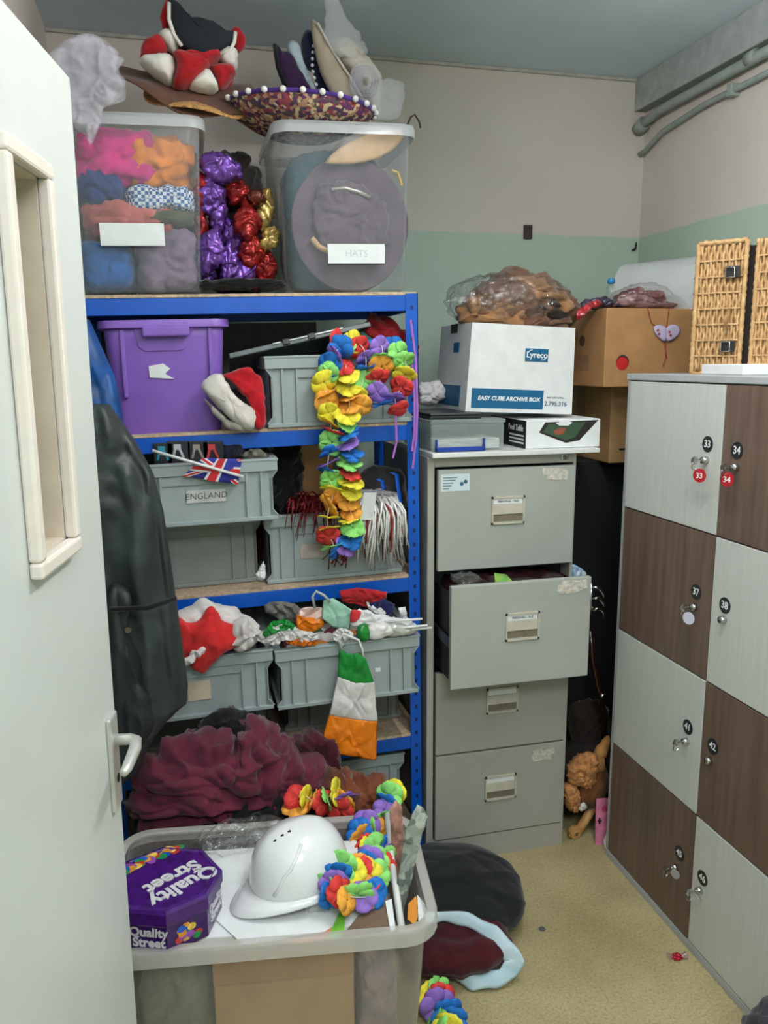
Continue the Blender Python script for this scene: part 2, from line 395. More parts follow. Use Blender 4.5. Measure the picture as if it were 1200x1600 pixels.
for a, c in (((wx0-fw, -.016, wzb-fw), (wx1+fw, 0, wzb)), ((wx0-fw, -.016, wzt), (wx1+fw, 0, wzt+fw)), ((wx0-fw, -.016, wzb), (wx0, 0, wzt)), ((wx1, -.016, wzb), (wx1+fw, 0, wzt))):
    obj('glazing_bead', box(NB(), a, c, DM, bev=.004), M_bead, t)
M_gl = clear('wired_glass', (150, 150, 128), .62, .1)
obj('glass_pane', box(NB(), (wx0+.002, .030, wzb+.002), (wx1-.002, .035, wzt-.002), DM), M_gl, t)
hx, hz = DW-.036, 1.0
h = obj('handle_plate', box(NB(), (hx-.021, -.008, hz-.100), (hx+.021, 0, hz+.055), DM, bev=.003), M_satin, t)
obj('lever', tube(NB(), [DM @ V(q) for q in ((hx, -.006, hz+.014), (hx, -.030, hz+.014), (hx-.006, -.040, hz+.013), (hx-.022, -.043, hz+.010), (hx-.075, -.042, hz+.004), (hx-.088, -.040, hz+.003))], [.009, .009, .010, .0095, .008, .006], 10), M_satin, h, True)
obj('key_hole', tube(NB(), [DM @ V((hx, -.0095, hz-.05)), DM @ V((hx, -.0075, hz-.05))], .007, 12), M_black, h)
for z in (.25, 1.0, 1.75): obj('hinge', tube(NB(), [DM @ V((-.006, -.004, z-.05)), DM @ V((-.006, -.004, z+.05))], .007, 8), M_brass, t)
b = box(NB(), (XL, HY-.08, 0), (HX-.035, HY+.04, 2.06), bev=.004); struct('trim_2', b, mat('door_jamb_paint', (214, 214, 208), .45))

# ------------------------------------------------------------------ blue boltless rack (it leans a little to the left)
RB = V((.687, 2.26, 0)); RW, RD = .93, .46
RKM = Matrix(((1, 0, -.012, RB.x), (0, 1, 0, RB.y), (.0245, 0, 1, 0), (0, 0, 0, 1)))
def loc(px, py, Y):
    p = at(px, py, Y); wx = p.x-RB.x; x = (wx+.012*p.z)/(1+.012*.0245); return x, p.z-.0245*x
SH = [1.778, 1.413, .955, .443, .085]
t = thing('shelving_unit', 'blue boltless metal rack with chipboard shelves full of costume boxes', 'shelves', (RB.x-RW/2, RB.y+RD/2, 0))
pw = .036
for x in (-pw, -RW):
    for y in (0, RD-pw):
        b = NB(); z0 = -.0245*(x+pw/2) if x < -.5 else .001
        z0 = max(z0, 0)+.0005 + (.0 if x > -.5 else .0)
        box(b, (x, y, z0), (x+pw, y+.002, 1.782), RKM)
        xx = x if x < -.5 else x+pw-.002
        box(b, (xx, y, z0), (xx+.002, y+pw, 1.782), RKM)
        o = obj('post', b, M_blue, t)
        if y == 0:
            b = NB()
            for k in range(40):
                z = .06+k*.043; box(b, (x+.014, -.0006, z), (x+.022, .001, z+.012), RKM)
            obj('slots', b, M_bluehole, o, kind='stuff')
for z in SH:
    for y in (.0, RD-.018):
        obj('beam', box(NB(), (-RW+.004, y+.003, z-.044), (-pw*.9, y+.015, z), RKM, bev=.002), M_blue, t)
    for x in (-RW+.004, -.018): obj('side_beam', box(NB(), (x, .02, z-.044), (x+.012, RD-.02, z), RKM), M_blue, t)
    obj('shelf_board', box(NB(), (-RW+.006, .002, z+.0005), (-.004, RD-.004, z+.0085), RKM), M_chip, t)
obj('back_board', box(NB(), (-RW+.02, RD-.022, SH[1]+.03), (-.22, RD-.019, SH[0]-.05), RKM), mat('dark_grey_board', (116, 110, 106), .8), t)

# ------------------------------------------------------------------ filing cabinet
CX0, CX1, CY, CH = .690, 1.166, 2.238, 1.318
CD = .60
M_cab = mat('grey_cabinet_enamel', (174, 177, 170), .45, var=.04, vs=4); M_cab2 = mat('warm_grey_cabinet_enamel', (172, 170, 161), .45, var=.05, vs=4)
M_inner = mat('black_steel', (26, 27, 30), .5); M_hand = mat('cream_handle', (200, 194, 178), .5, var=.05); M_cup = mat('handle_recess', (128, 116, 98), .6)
t = thing('filing_cabinet', 'grey steel four drawer filing cabinet with its second drawer pulled open', 'cabinet', ((CX0+CX1)/2, CY+CD/2, 0))
b = NB()
box(b, (CX0, CY, 0), (CX0+.022, CY+CD, CH), bev=.002); box(b, (CX1-.010, CY, 0), (CX1, CY+CD, CH), bev=.002)
box(b, (CX0+.022, CY+CD-.01, 0), (CX1-.010, CY+CD, CH)); box(b, (CX0+.022, CY, 1.288), (CX1-.010, CY+CD-.01, CH))
box(b, (CX0+.022, CY+.01, 0), (CX1-.010, CY+CD-.01, .078))
obj('body', b, M_cab2, t)
obj('gap_shade_sheet', box(NB(), (CX0+.024, CY+.06, .36), (CX1-.012, CY+.07, 1.286)), M_inner, t)  # added black sheet, stands in for the shade in the drawer gaps
lk = at(882, 714, CY); o = obj('lock', box(NB(), (lk.x-.012, CY-.004, lk.z-.009), (lk.x+.012, CY+.002, lk.z+.011), bev=.003), M_chrome, t)
obj('lock_core', tube(NB(), [(lk.x, CY-.008, lk.z), (lk.x, CY-.003, lk.z)], .006, 12), mat('lock_grey', (110, 104, 100), .4), o)
def drawer(z0, z1, yf, m, hz, sticker):
    d = obj('drawer_front', box(NB(), (.719, yf, z0), (1.157, yf+.02, z1), bev=.0025), m, t)
    hx = (.719+1.157)/2
    b = NB()   # recessed handle with a card slot
    w, hh = .053, .042
    box(b, (hx-w, yf-.006, hz+hh-.006), (hx+w, yf, hz+hh)); box(b, (hx-w, yf-.006, hz-hh), (hx+w, yf, hz-hh+.006))
    box(b, (hx-w, yf-.006, hz-hh), (hx-w+.005, yf, hz+hh)); box(b, (hx+w-.005, yf-.006, hz-hh), (hx+w, yf, hz+hh))
    box(b, (hx-w+.004, yf-.004, hz-.012), (hx+w-.004, yf, hz+.018), bev=.001)
    obj('handle', b, M_hand, d)
    obj('handle_recess', box(NB(), (hx-w+.006, yf-.0012, hz-.034), (hx+w-.006, yf, hz-.012)), M_cup, d)
    c = obj('card', box(NB(), (hx-w+.006, yf-.003, hz+.019), (hx+w-.006, yf-.0005, hz+.035)), M_paper, d)
    return d, hx
def scraps(d, x, z, yf, n=7, w=.06):
    b = NB()
    for k in range(n):
        cx = x+rnd.uniform(-w/2, w/2); cz = z+rnd.uniform(-.008, .008); ww = rnd.uniform(.012, .03); hh2 = rnd.uniform(.006, .014)
        box(b, (cx-ww, yf-.0006-.0002*k, cz-hh2), (cx+ww, yf+.001, cz+hh2), Matrix.Translation((cx, 0, cz)) @ Matrix.Rotation(rnd.uniform(-.2, .2), 4, 'Y') @ Matrix.Translation((-cx, 0, -cz)))
    obj('torn_label', b, mat('torn_label_paper', (214, 208, 196), .85, var=.2, vs=90), d)
yf = CY-.014
d, hx = drawer(.975, 1.280, yf, M_cab, at(788, 797, yf).z, 1)
st = obj('sticker', box(NB(), (at(689, 740, yf).x, yf-.001, at(700, 768, yf).z), (at(734, 740, yf).x, yf, at(700, 741, yf).z)), mat('pale_blue_sticker', (210, 224, 230), .6, var=.02), d)
sx0, sz1 = at(689, 740, yf).x, at(700, 741, yf).z
for k in range(5): obj('print_line', box(NB(), (sx0+.006, yf-.0016, sz1-.012-.008*k), (sx0+.05-.006*k, yf-.0008, sz1-.009-.008*k)), mat('grey_print', (120, 140, 150), .7), st)
for dx, dz in ((.062, .030), (.074, .024)): obj('footprint_mark', tube(NB(), [(sx0+dx+.002, yf-.0017, sz1-dz), (sx0+dx+.002, yf-.0008, sz1-dz)], .006, 12), mat('teal_print', (52, 104, 128), .6, var=0), st)
scraps(d, 1.105, 1.255, yf)
text('card_text', 'PERSONAL - FILE', .009, frame((hx, yf-.0034, at(788, 797, yf).z+.027), *FR), M_ink, d)
yo = 2.098
d, hx = drawer(.652, .962, yo, M_cab, at(816, 978, yo).z, 0)
scraps(d, 1.10, .935, yo, 10, .05)
text('card_text', 'PERSONAL - A-Z', .009, frame((hx, yo-.0034, at(816, 978, yo).z+.027), *FR), M_ink, d)
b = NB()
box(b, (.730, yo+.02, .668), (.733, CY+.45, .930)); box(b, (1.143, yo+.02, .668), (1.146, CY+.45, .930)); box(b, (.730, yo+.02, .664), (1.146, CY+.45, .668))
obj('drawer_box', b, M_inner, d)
for x in (.7235, 1.1465): obj('slide_rail', box(NB(), (x, yo+.02, .768), (x+.006, CY+.3, .800), bev=.002), mat('rail_steel', (92, 94, 98), .35, .8), d)
drawer(.378, .648, CY-.003, M_cab2, at(775, 1088, CY).z-.012, 0)
d, hx = drawer(.084, .372, CY-.003, M_cab2, at(771, 1230, CY).z, 0)
scraps(d, at(848, 1178, CY).x, at(848, 1178, CY).z, CY-.003, 8, .04)
obj('plinth', box(NB(), (CX0+.022, CY, 0), (CX1-.010, CY+.012, .08)), M_cab2, t)

# ------------------------------------------------------------------ lockers
LX = 1.279; LZ = [1.534, 1.160, .778, .400, .026]; LY = [2.138, 1.706, 1.274]
M_lw = mat('white_ash_laminate', (206, 208, 203), .45, var=.03, vs=3, stretch=(40, 40, 1.5), bump=.03, bs=5); M_lb = woodmat('walnut_laminate', (88, 69, 59), (108, 87, 75), (124, 103, 90))
M_carc = mat('light_grey_carcass', (176, 180, 182), .5, var=.04)
t = thing('locker_bank', 'white and walnut chequered bank of numbered lockers by the right wall', 'lockers', (1.53, 1.71, 0))
b = NB()
box(b, (LX+.02, 1.262, .002), (1.785, 2.152, 1.552)); box(b, (LX-.004, 1.258, 1.536), (1.789, 2.156, 1.554), bev=.002)
box(b, (LX, 2.138, .002), (LX+.03, 2.152, 1.54)); box(b, (LX, 1.262, .002), (LX+.03, 1.274, 1.54)); box(b, (LX-.002, 1.258, 0), (LX+.03, 2.154, .024), bev=.002)
obj('carcass', b, M_carc, t)
NUM = [['33', '34'], ['37', '38'], ['41', '42'], ['45', '46']]
NP = {'33': (1106, 694), '34': (1152, 704), '37': (1088, 925), '38': (1133, 946), '41': (1075, 1136), '42': (1114, 1166), '45': (1062, 1333), '46': (1098, 1372)}
LP = {'33': (1104, 719), '34': (1151, 730), '37': (1087, 948), '38': (1132, 968), '41': (1074, 1158), '42': (1110, 1188), '45': (1057, 1355), '46': (1095, 1391)}
KEY = {'33': (1093, 743, 'r'), '34': (1136, 749, 'r'), '37': (1076, 966, 'w'), '41': (1062, 1165, None), '45': (1055, 1366, 'g'), '46': (1086, 1404, 'g')}
M_numd = mat('black_number_disc', (28, 30, 36), .35, var=0); M_red = plas('red_tag', (176, 30, 44)); M_wtag = plas('pale_lilac_tag', (206, 204, 222)); M_gtag = clear('clear_grey_tag', (190, 190, 190), .5)
for r in range(4):
    for c in range(2):
        n = NUM[r][c]; wh = (r+c) % 2 == 0
        d = obj('locker_door', box(NB(), (LX-.002, LY[c+1]+.002, LZ[r+1]+.002), (LX+.018, LY[c]-.002, LZ[r]-.002), bev=.0012), M_lw if wh else M_lb, t, label=('white ash door numbered ' if wh else 'walnut brown door numbered ')+n)
        q = atx(*NP[n], LX-.002)
        obj('number_disc', tube(NB(), [(LX-.0035, q.y, q.z), (LX-.0015, q.y, q.z)], .0205, 24), M_numd, d)
        text('number', n, .026, frame((LX-.0037, q.y, q.z), (0, -1, 0), (0, 0, 1)), M_wtext, d, bold=.0004)
        q = atx(*LP[n], LX-.002)
        obj('lock_barrel', tube(NB(), [(LX-.016, q.y, q.z), (LX, q.y, q.z)], [.0085, .010], 14), M_chrome, d, True)
        if n in KEY:
            kx, ky, kc = KEY[n]; kq = atx(kx, ky, LX-.03)
            b = NB()
            tube(b, [(LX-.010, q.y, q.z), (LX-.034, q.y, q.z)], .0035, 6)
            lathe(b, [(.0105, -.0012), (.0105, .0012), (.0105, .0012)], frame((LX-.036, q.y, q.z), (1, 0, 0), (0, 0, 1)), 14)
            tube(b, [(LX-.036+.009*math.sin(a), q.y+.002*math.sin(a), q.z-.014-.010*math.cos(a)) for a in [k*PI/6 for k in range(13)]], .0011, 5)
            k_ = obj('key', b, M_chrome, d)
            if kc:
                mm = {'r': M_red, 'w': M_wtag, 'g': M_gtag}[kc]; rr = {'r': .0175, 'w': .0165, 'g': .013}[kc]
                M = frame((LX-.030, kq.y, kq.z), (.45, -1, 0), (0, 0, 1)); obj('key_tag', lathe(NB(), [(rr, -.001), (rr, .001)], M, 20), mm, d)
                tube_pts = [(LX-.034, q.y, q.z-.018), (LX-.032, (q.y+kq.y)/2, (q.z-.018+kq.z+rr)/2), (LX-.030, kq.y, kq.z+rr*.8)]
                obj('key_ring', tube(NB(), tube_pts, .0012, 5), M_chrome, d)
                if kc == 'r': text('tag_number', n, .019, M @ Matrix.Translation((0, -.001, .0013)), M_wtext, d, bold=.0003)
# ------------------------------------------------------------------ crates and tubs
def crate(label, x0, x1, y0, z0, z1, depth=.30, m=None, card=None, grip=True):
    """stacking crate; x, z in the rack's own leaning frame, y0 the world depth of its front"""
    m = m or M_crate; y = y0-RB.y; k = .008; M = RKM
    t = thing('storage_crate', label, 'crate', M @ V(((x0+x1)/2, y+depth/2, z0)), 'grey stacking crates on the blue rack')
    b = NB(); s = .012; g = .005
    box(b, (x0+s, y+s, z0+.002), (x1-s, y+s+g, z1-.004), M); box(b, (x0+s, y+depth-s-g, z0+.002), (x1-s, y+depth-s, z1-.004), M)
    box(b, (x0+s, y+s, z0+.002), (x0+s+g, y+depth-s, z1-.004), M); box(b, (x1-s-g, y+s, z0+.002), (x1-s, y+depth-s, z1-.004), M)
    box(b, (x0+s, y+s, z0+.002), (x1-s, y+depth-s, z0+.008), M)
    obj('body', b, m, t)
    def band(nm, za, zb, o):
        b = NB(); w = s+g+.002
        box(b, (x0+o, y+o, za), (x1-o, y+w, zb), M, bev=.002); box(b, (x0+o, y+depth-w, za), (x1-o, y+depth-o, zb), M, bev=.002)
        box(b, (x0+o, y+w-.002, za), (x0+w, y+depth-w+.002, zb), M, bev=.002); box(b, (x1-w, y+w-.002, za), (x1-o, y+depth-w+.002, zb), M, bev=.002)
        return obj(nm, b, m, t)
    band('rim', z1-.034, z1, 0); band('rim_lip', z1-.006, z1+.001, -.002); band('base_band', z0, z0+.012, .003)
    for x in (x0+.045, x0+.085, x1-.048, x1-.088):
        obj('rib', box(NB(), (x, y+.003, z0+.010), (x+.005, y+s+.002, z1-.032), M), m, t)
    for sx, xx in ((1, x0), (-1, x1)):
        b = NB(); q = [(xx+sx*.001, y+.002, z1-.034), (xx+sx*.016, y+.004, z1-.055), (xx+sx*.016, y+.004, z0+.030), (xx+sx*.001, y+.002, z0+.012)]
        q2 = [(xx+sx*.022, y+s+.001, z1-.034), (xx+sx*.022, y+s+.001, z1-.055), (xx+sx*.022, y+s+.001, z0+.030), (xx+sx*.022, y+s+.001, z0+.012)]
        ring_faces(b, [[M @ V(a) for a in q], [M @ V(a) for a in q2]], False); obj('corner_gusset', b, m, t, sol=.003)
    if grip:
        w = (x1-x0)*.30; xc = (x0+x1)/2
        obj('grip_panel', box(NB(), (xc-w, y+.006, z1-.062), (xc+w, y+s+.002, z1-.033), M, bev=.004), m, t)
    return t, M
def on_front(t, name, x0, x1, z0, z1, yw, m, M=RKM, th=.0012):
    return obj(name, box(NB(), (x0, yw-RB.y-th, z0), (x1, yw-RB.y, z1), M), m, t)
def rrect(x0, x1, y0, y1, r, z, n=5):
    P = []
    for cx, cy, a0 in ((x1-r, y1-r, 0), (x0+r, y1-r, 90), (x0+r, y0+r, 180), (x1-r, y0+r, 270)):
        for k in range(n+1):
            a = math.radians(a0+90*k/n); P.append(V((cx+r*math.cos(a), cy+r*math.sin(a), z)))
    return P
def tub(t, x0, x1, y0, y1, z0, z1, tp, m, mr, M=None, r=.035, lip=.014, skirt=.03, base=True):
    M = M or Matrix(); b = NB()
    zs = [0, .02, .5, .93, 1]; rings = []
    for s in zs:
        q = tp*(1-s) + (.01 if s == 0 else 0)
        rings.append([M @ p for p in rrect(x0+q, x1-q, y0+q, y1-q, r, lerp(z0, z1-.004, s))])
    ring_faces(b, rings, True, True, False); obj('body', b, m, t, 'auto', sol=.0025)
    b = NB(); P = []
    for o, z in ((.001, z1-.002), (lip, z1), (lip+.003, z1-.006), (lip+.003, z1-skirt), (lip+.0005, z1-skirt), (lip-.001, z1-.008), (.003, z1-.008)):
        P.append([M @ p for p in rrect(x0-o, x1+o, y0-o, y1+o, r+o, z)])
    ring_faces(b, P, True, False, False); obj('rim', b, mr, t, 'auto')
    return t

# ------------------------------------------------------------------ garlands of paper flowers
FCOL = {'r': (224, 58, 54), 'o': (248, 170, 62), 'y': (246, 230, 64), 'g': (150, 228, 120), 'b': (26, 116, 204), 'p': (152, 112, 206)}
def petal_mesh(key, cols):
    b = NB(); m = mat('petal_'+key, FCOL[key], .75, var=.10, vs=60); n = 5; rk_ = random.Random(ord(key))
    for k in range(n):
        a0 = 2*PI*k/n + rk_.uniform(-.12, .12); bend = rk_.uniform(-.010, .012)
        def fn(u, v, a0=a0, bend=bend):
            s = v*2-1; r = .002+.040*u; hw = .0225*math.sqrt(max(0, 1-((u-.62)/.62)**2 if u < .62 else 1-((u-.62)/.40)**2))+.001
            z = .004+bend*u*u - .004*s*s*u
            return V((r*math.cos(a0)-s*hw*math.sin(a0), r*math.sin(a0)+s*hw*math.cos(a0), z))
        sheet(b, fn, 5, 2)
    return mesh_of('flower_'+key, b, m, True)
PET = {k: petal_mesh(k, None) for k in 'roygbp'}
def lei(label, pts, step=.024, start=0, seed=1, order='ryogbp', group='rainbow flower garlands', scale=1.0, tilt=.5, face=None):
    R_ = random.Random(seed)
    t = thing('flower_garland', label, 'garland', min(pts, key=lambda p: p.z), group)
    fine = []
    for i in range(len(pts)-1):
        p0, p1, p2, p3 = pts[max(i-1, 0)], pts[i], pts[i+1], pts[min(i+2, len(pts)-1)]
        for s in range(8):
            u = s/8; fine.append(.5*((2*p1)+(p2-p0)*u+(2*p0-5*p1+4*p2-p3)*u*u+(3*p1-p0-3*p2+p3)*u**3))
    fine.append(pts[-1])
    obj('string', tube(NB(), fine, .0012, 5), M_white, t)
    P = resample(fine, step)
    for i, p in enumerate(P):
        d = (P[min(i+1, len(P)-1)]-P[max(i-1, 0)]); d = d.normalized() if d.length > 1e-6 else V((0, 0, 1))
        ax = (d + V((R_.uniform(-1, 1), R_.uniform(-1, 1), R_.uniform(-1, 1)))*tilt*.9 + (V((-.15, -.9, .45))*tilt if face is None else V(face)*tilt)).normalized()
        if R_.random() < .3: ax = (ax + V((0, -1, .3))).normalized()
        q = ax.to_track_quat('Z', 'Y').to_matrix().to_4x4()
        M = Matrix.Translation(p + V((R_.uniform(-.006, .006), R_.uniform(-.008, .008), R_.uniform(-.004, .004)))) @ q @ Matrix.Rotation(R_.uniform(0, 6.28), 4, 'Z') @ Matrix.Scale(scale*R_.uniform(.85, 1.1), 4)
        o = inst('flower', PET[order[(start+i//1) % len(order)]], M, t)
        if i == 0: md = None
    return t
for k in PET:      # give the paper petals a real thickness
    me = PET[k]; bm_ = NB(); bm_.from_mesh(me); r_ = bmesh.ops.solidify(bm_, geom=bm_.faces[:], thickness=.0007); bm_.to_mesh(me); bm_.free()

# ================================================================== rack, top shelf
YT = 2.29
# left clear tub
x0, _ = loc(98, 300, YT); x1, z1 = loc(310, 182, YT); z0 = SH[0]+.010
t = thing('storage_tub', 'clear tub of bright folded costumes on the top shelf by the door', 'tub', RKM @ V(((x0+x1)/2, .22, z0)), 'clear tubs on the top shelf')
LT = (x0, x1, YT-RB.y, YT-RB.y+.38, z0, z1)
tub(t, *LT, .018, M_tub, M_rim, RKM)
pa, pb = loc(156, 366, YT), loc(257, 366, YT)
zc = loc(205, 366, YT)[1]
on_front(t, 'label_card', loc(156, 366, YT)[0], loc(257, 366, YT)[0], zc-.028, zc+.028, YT+.006, M_paper, th=.004)
def local_blob(name, label, cat, lo, hi, m, e=4, amp=.012, freq=14, seed=1, sub=5, group=None, st=(1, 1, 1), smooth=True):
    b = NB(); blob(b, lo, hi, e, amp, freq, seed, sub, st, True, RKM); return tag(obj(name, b, m, smooth=smooth), label, cat, group)
yA, yB = LT[2]+.026, LT[3]-.03; xa, xb = LT[0]+.024, LT[1]-.016
def zpx(py, px=200): return loc(px, py, YT+.03)[1]
def xpx(px, py=350): return loc(px, py, YT+.03)[0]
G_ = 'folded costumes in the left clear tub'
c_pink = cloth('hot_pink_cloth', (222, 48, 140)); c_or = cloth('orange_cloth', (240, 140, 40)); c_navy = cloth('navy_cloth', (44, 66, 128)); c_sal = cloth('salmon_cloth', (206, 112, 104))
c_blue = cloth('mid_blue_cloth', (34, 96, 168)); c_mauve = cloth('mauve_cloth', (132, 112, 136)); c_olive = cloth('olive_cloth', (92, 92, 66))
local_blob('folded_garment', 'royal blue folded garment at the bottom of the left tub', 'garment', (xa, yA, z0+.012), (xpx(204), yB, zpx(372)), c_blue, 6, .010, 12, 3, group=G_)
local_blob('folded_garment', 'greyish mauve folded garment at the bottom of the left tub', 'garment', (xpx(206), yA, z0+.012), (xb, yB, zpx(352)), c_mauve, 6, .012, 12, 4, group=G_)
local_blob('folded_garment', 'salmon pink garment in the middle of the left tub', 'garment', (xa, yA-.002, zpx(374)), (xpx(286), yB, zpx(302)), c_sal, 3.4, .016, 10, 5, group=G_)
local_blob('folded_garment', 'olive green folded garment behind the salmon one in the tub', 'garment', (xpx(215), yA+.004, zpx(352)), (xb, yB, zpx(322)), c_olive, 5, .008, 14, 6, group=G_)
local_blob('folded_garment', 'blue and white gingham cloth in the left tub', 'garment', (xpx(196), yA-.001, zpx(330)), (xb, yB, zpx(284)), checkmat('blue_gingham', (60, 100, 160), (222, 228, 234), 110), 5, .010, 14, 7, group=G_)
local_blob('folded_garment', 'navy blue peaked garment in the left tub', 'garment', (xa, yA-.004, zpx(322)), (xpx(200), yA+.12, zpx(254)), c_navy, 2.2, .012, 10, 8, group=G_)
local_blob('folded_garment', 'bright orange garment at the upper right of the left tub', 'garment', (xpx(196), yA, zpx(296)), (xb+.004, yB, zpx(196)), c_or, 3.6, .02, 9, 9, group=G_)
local_blob('folded_garment', 'hot pink garment filling the top of the left tub', 'garment', (xa, yA-.003, zpx(292)), (xpx(266), yB-.05, zpx(186)), c_pink, 3.4, .02, 9, 10, group=G_)
# right clear tub
YR = 2.275
x0, _ = loc(432, 300, YR); x1, z1 = loc(643, 196, YR); 
xL = loc(434, 196, YR)[0]
t = thing('storage_tub', 'clear tub of felt hats on the top shelf beside the bare wall', 'tub', RKM @ V(((x0+x1)/2, .2, z0)), 'clear tubs on the top shelf')
RT_ = (xL, x1, YR-RB.y, YR-RB.y+.38, z0, z1)
tub(t, *RT_, .016, M_tub, M_rim, RKM)
zc = loc(557, 396, YR)[1]; xc0, xc1 = loc(513, 396, YR)[0], loc(602, 396, YR)[0]
lab = on_front(t, 'label_card', xc0, xc1, zc-.026, zc+.026, YR+.010, M_paper, th=.004)
text('label_text', 'HATS', .026, frame(RKM @ V(((xc0+xc1)/2, YR+.0055-RB.y, zc)), *FR), mat('faint_pencil', (200, 204, 208), .7, var=0), lab, .0003)
hc = at(548, 352, YR+.05)
c_felt = cloth('purple_brown_felt', (104, 88, 100), .12); c_tan = cloth('tan_felt', (214, 176, 134), .1); c_teal = cloth('teal_cloth', (44, 92, 104))
# felt hat facing the front wall of the tub
Mh = frame((hc.x, YR+.055, hc.z), (1, 0, 0), (0, 0, 1))
t = thing('felt_hat', 'wide purple brown felt hat pressed against the front of the clear tub', 'hat', (hc.x, YR+.06, hc.z-.17))
b = NB(); lathe(b, [(.03, .022), (.070, .024), (.082, .012), (.092, .002), (.13, -.004), (.165, .004), (.168, .0), (.13, -.010), (.09, -.006), (.03, -.002)], Mh, 48, sy=1.08, wob=lambda a, r: .008*math.sin(2*a+.5)*(r/.17)); obj('brim_and_crown', b, c_felt, t, True)
b = NB(); puff(b, [(493, 300), (520, 288), (560, 290), (596, 312), (604, 350), (598, 385), (560, 392), (510, 392), (490, 350)], YR+.044, .012, .012, 16, 4); obj('crumpled_crown', b, c_felt, t, True)
pp = [at(*q, YR+.03) for q in ((518, 296), (540, 294), (562, 300), (578, 308))]
obj('shiny_band', tube(NB(), pp, .006, 6), foil('silver_band', (200, 196, 190)), t, True)
pp = [at(*q, YR+.034) for q in ((487, 372), (498, 385), (512, 393))]
obj('lining_fold', tube(NB(), pp, .008, 6), c_tan, t, True)
b = NB(); puff(b, [(508, 254), (530, 232), (565, 212), (600, 206), (632, 204), (620, 228), (592, 246), (556, 255), (525, 256)], YR+.03, .008, .002, 10, 3)
t = thing('tan_hat', 'tan felt hat with a curved brim at the top of the clear tub', 'hat', at(560, 256, YR+.06)); obj('brim', b, c_tan, t, True)
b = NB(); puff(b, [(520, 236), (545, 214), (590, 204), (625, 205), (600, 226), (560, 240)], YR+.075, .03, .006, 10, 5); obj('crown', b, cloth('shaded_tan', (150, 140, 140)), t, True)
b = NB(); blob(b, (RT_[0]+.03, RT_[2]+.12, z0+.014), (RT_[1]-.03, RT_[3]-.03, z1-.03), 5, .015, 10, 12, 5, (1, 1, 1), True, RKM)
tag(obj('folded_cloth', b, c_teal, smooth=True), 'dull teal cloth behind the felt hat in the clear tub', 'cloth')
b = NB(); tube(b, [at(*q, YR+.045) for q in ((612, 266), (622, 270), (628, 290))], .004, 6); tag(obj('ribbon', b, mat('yellow_ribbon', (214, 170, 60), .6)), 'scrap of yellow ribbon inside the hat tub', 'ribbon')
b = NB(); tube(b, [at(*q, YR+.10) for q in ((636, 196), (642, 183), (648, 179), (655, 190), (657, 200))], .003, 6); tag(obj('strap', b, mat('brown_leather', (70, 50, 40), .6), smooth=True), 'brown leather strap poking over the rim of the hat tub', 'strap')

# black net bag of foil parcels between the tubs
def rk(px, py, Y): p = at(px, py, Y); return p
b = NB(); p0 = at(312, 452, 2.36); p1 = at(440, 200, 2.36)
b = NB(); blob(b, (LT[1]+.022, 2.42-RB.y, SH[0]+.012), (RT_[0]-.020, .44, LT[5]-.02), 3, .03, 8, 21, 5, (1, 1, 1), True, RKM)
tag(obj('cloth_heap', b, M_choc, smooth=True), 'dark brown costume heap behind the shiny parcels between the tubs', 'cloth')
f_pu = foil('purple_foil', (120, 78, 168)); f_re = foil('red_foil', (160, 40, 40)); f_go = foil('gold_foil', (196, 166, 96)); f_bu = foil('copper_foil', (120, 58, 40))
SW = [('p', 345, 262, 36, 24, .3, 'topmost'), ('p', 328, 305, 22, 32, .1, 'upper left'), ('p', 341, 330, 15, 42, .1, 'tall narrow upper'), ('p', 362, 376, 17, 40, -.2, 'tall middle'), ('p', 328, 392, 20, 42, .25, 'long lower left'), ('p', 357, 414, 15, 40, 0, 'upright lower middle'), ('p', 382, 428, 24, 22, -.5, 'squat bottom middle'),
      ('r', 372, 302, 24, 20, .5, 'topmost'), ('r', 386, 348, 22, 32, 0, 'middle'), ('r', 392, 392, 20, 28, .2, 'lower middle'), ('r', 414, 418, 19, 30, 0, 'bottom corner'), ('g', 413, 330, 15, 34, .1, 'tall upper'), ('g', 420, 374, 13, 22, .4, 'small lower'), ('r', 313, 300, 9, 30, 0, 'upper edge'), ('r', 313, 352, 9, 30, 0, 'lower edge'),
      ('p', 322, 428, 16, 20, .4, 'small bottom left'), ('b', 400, 310, 15, 14, .3, 'small'), ('r', 402, 444, 15, 9, .1, 'flattened bottom'), ('p', 345, 446, 16, 8, .2, 'flattened bottom')]
CN = {'p': ('purple', f_pu), 'r': ('red', f_re), 'g': ('gold', f_go), 'b': ('copper', f_bu)}
for i, (c, x, y, a, hgt, rot, wh) in enumerate(SW):
    Y = 2.345 + .014*(i % 4); b = NB(); pts = []
    for q in range(8):
        an = 2*PI*q/8; rr = 1-.14*(q % 2); u, v = a*math.cos(an)*rr, hgt*math.sin(an)*rr
        pts.append((x+u*math.cos(rot)-v*math.sin(rot), min(453, y+u*math.sin(rot)+v*math.cos(rot))))
    puff(b, pts, Y, .022, .010, 19, i+3, 14, 80)
    nm, mm = CN[c]; tag(obj('foil_parcel', b, mm, smooth=True), wh+' '+nm+' foil parcel in the heap between the clear tubs', 'parcel', 'foil parcels between the tubs')
b = NB(); blob(b, (p0.x-.002, 2.30, 1.790), (at(446, 452, 2.33).x, 2.40, at(400, 436, 2.33).z), 5, .012, 20, 25, 4)
tag(obj('net_bag', b, M_dark, smooth=True), 'flat black net bag under the foil parcels', 'bag')

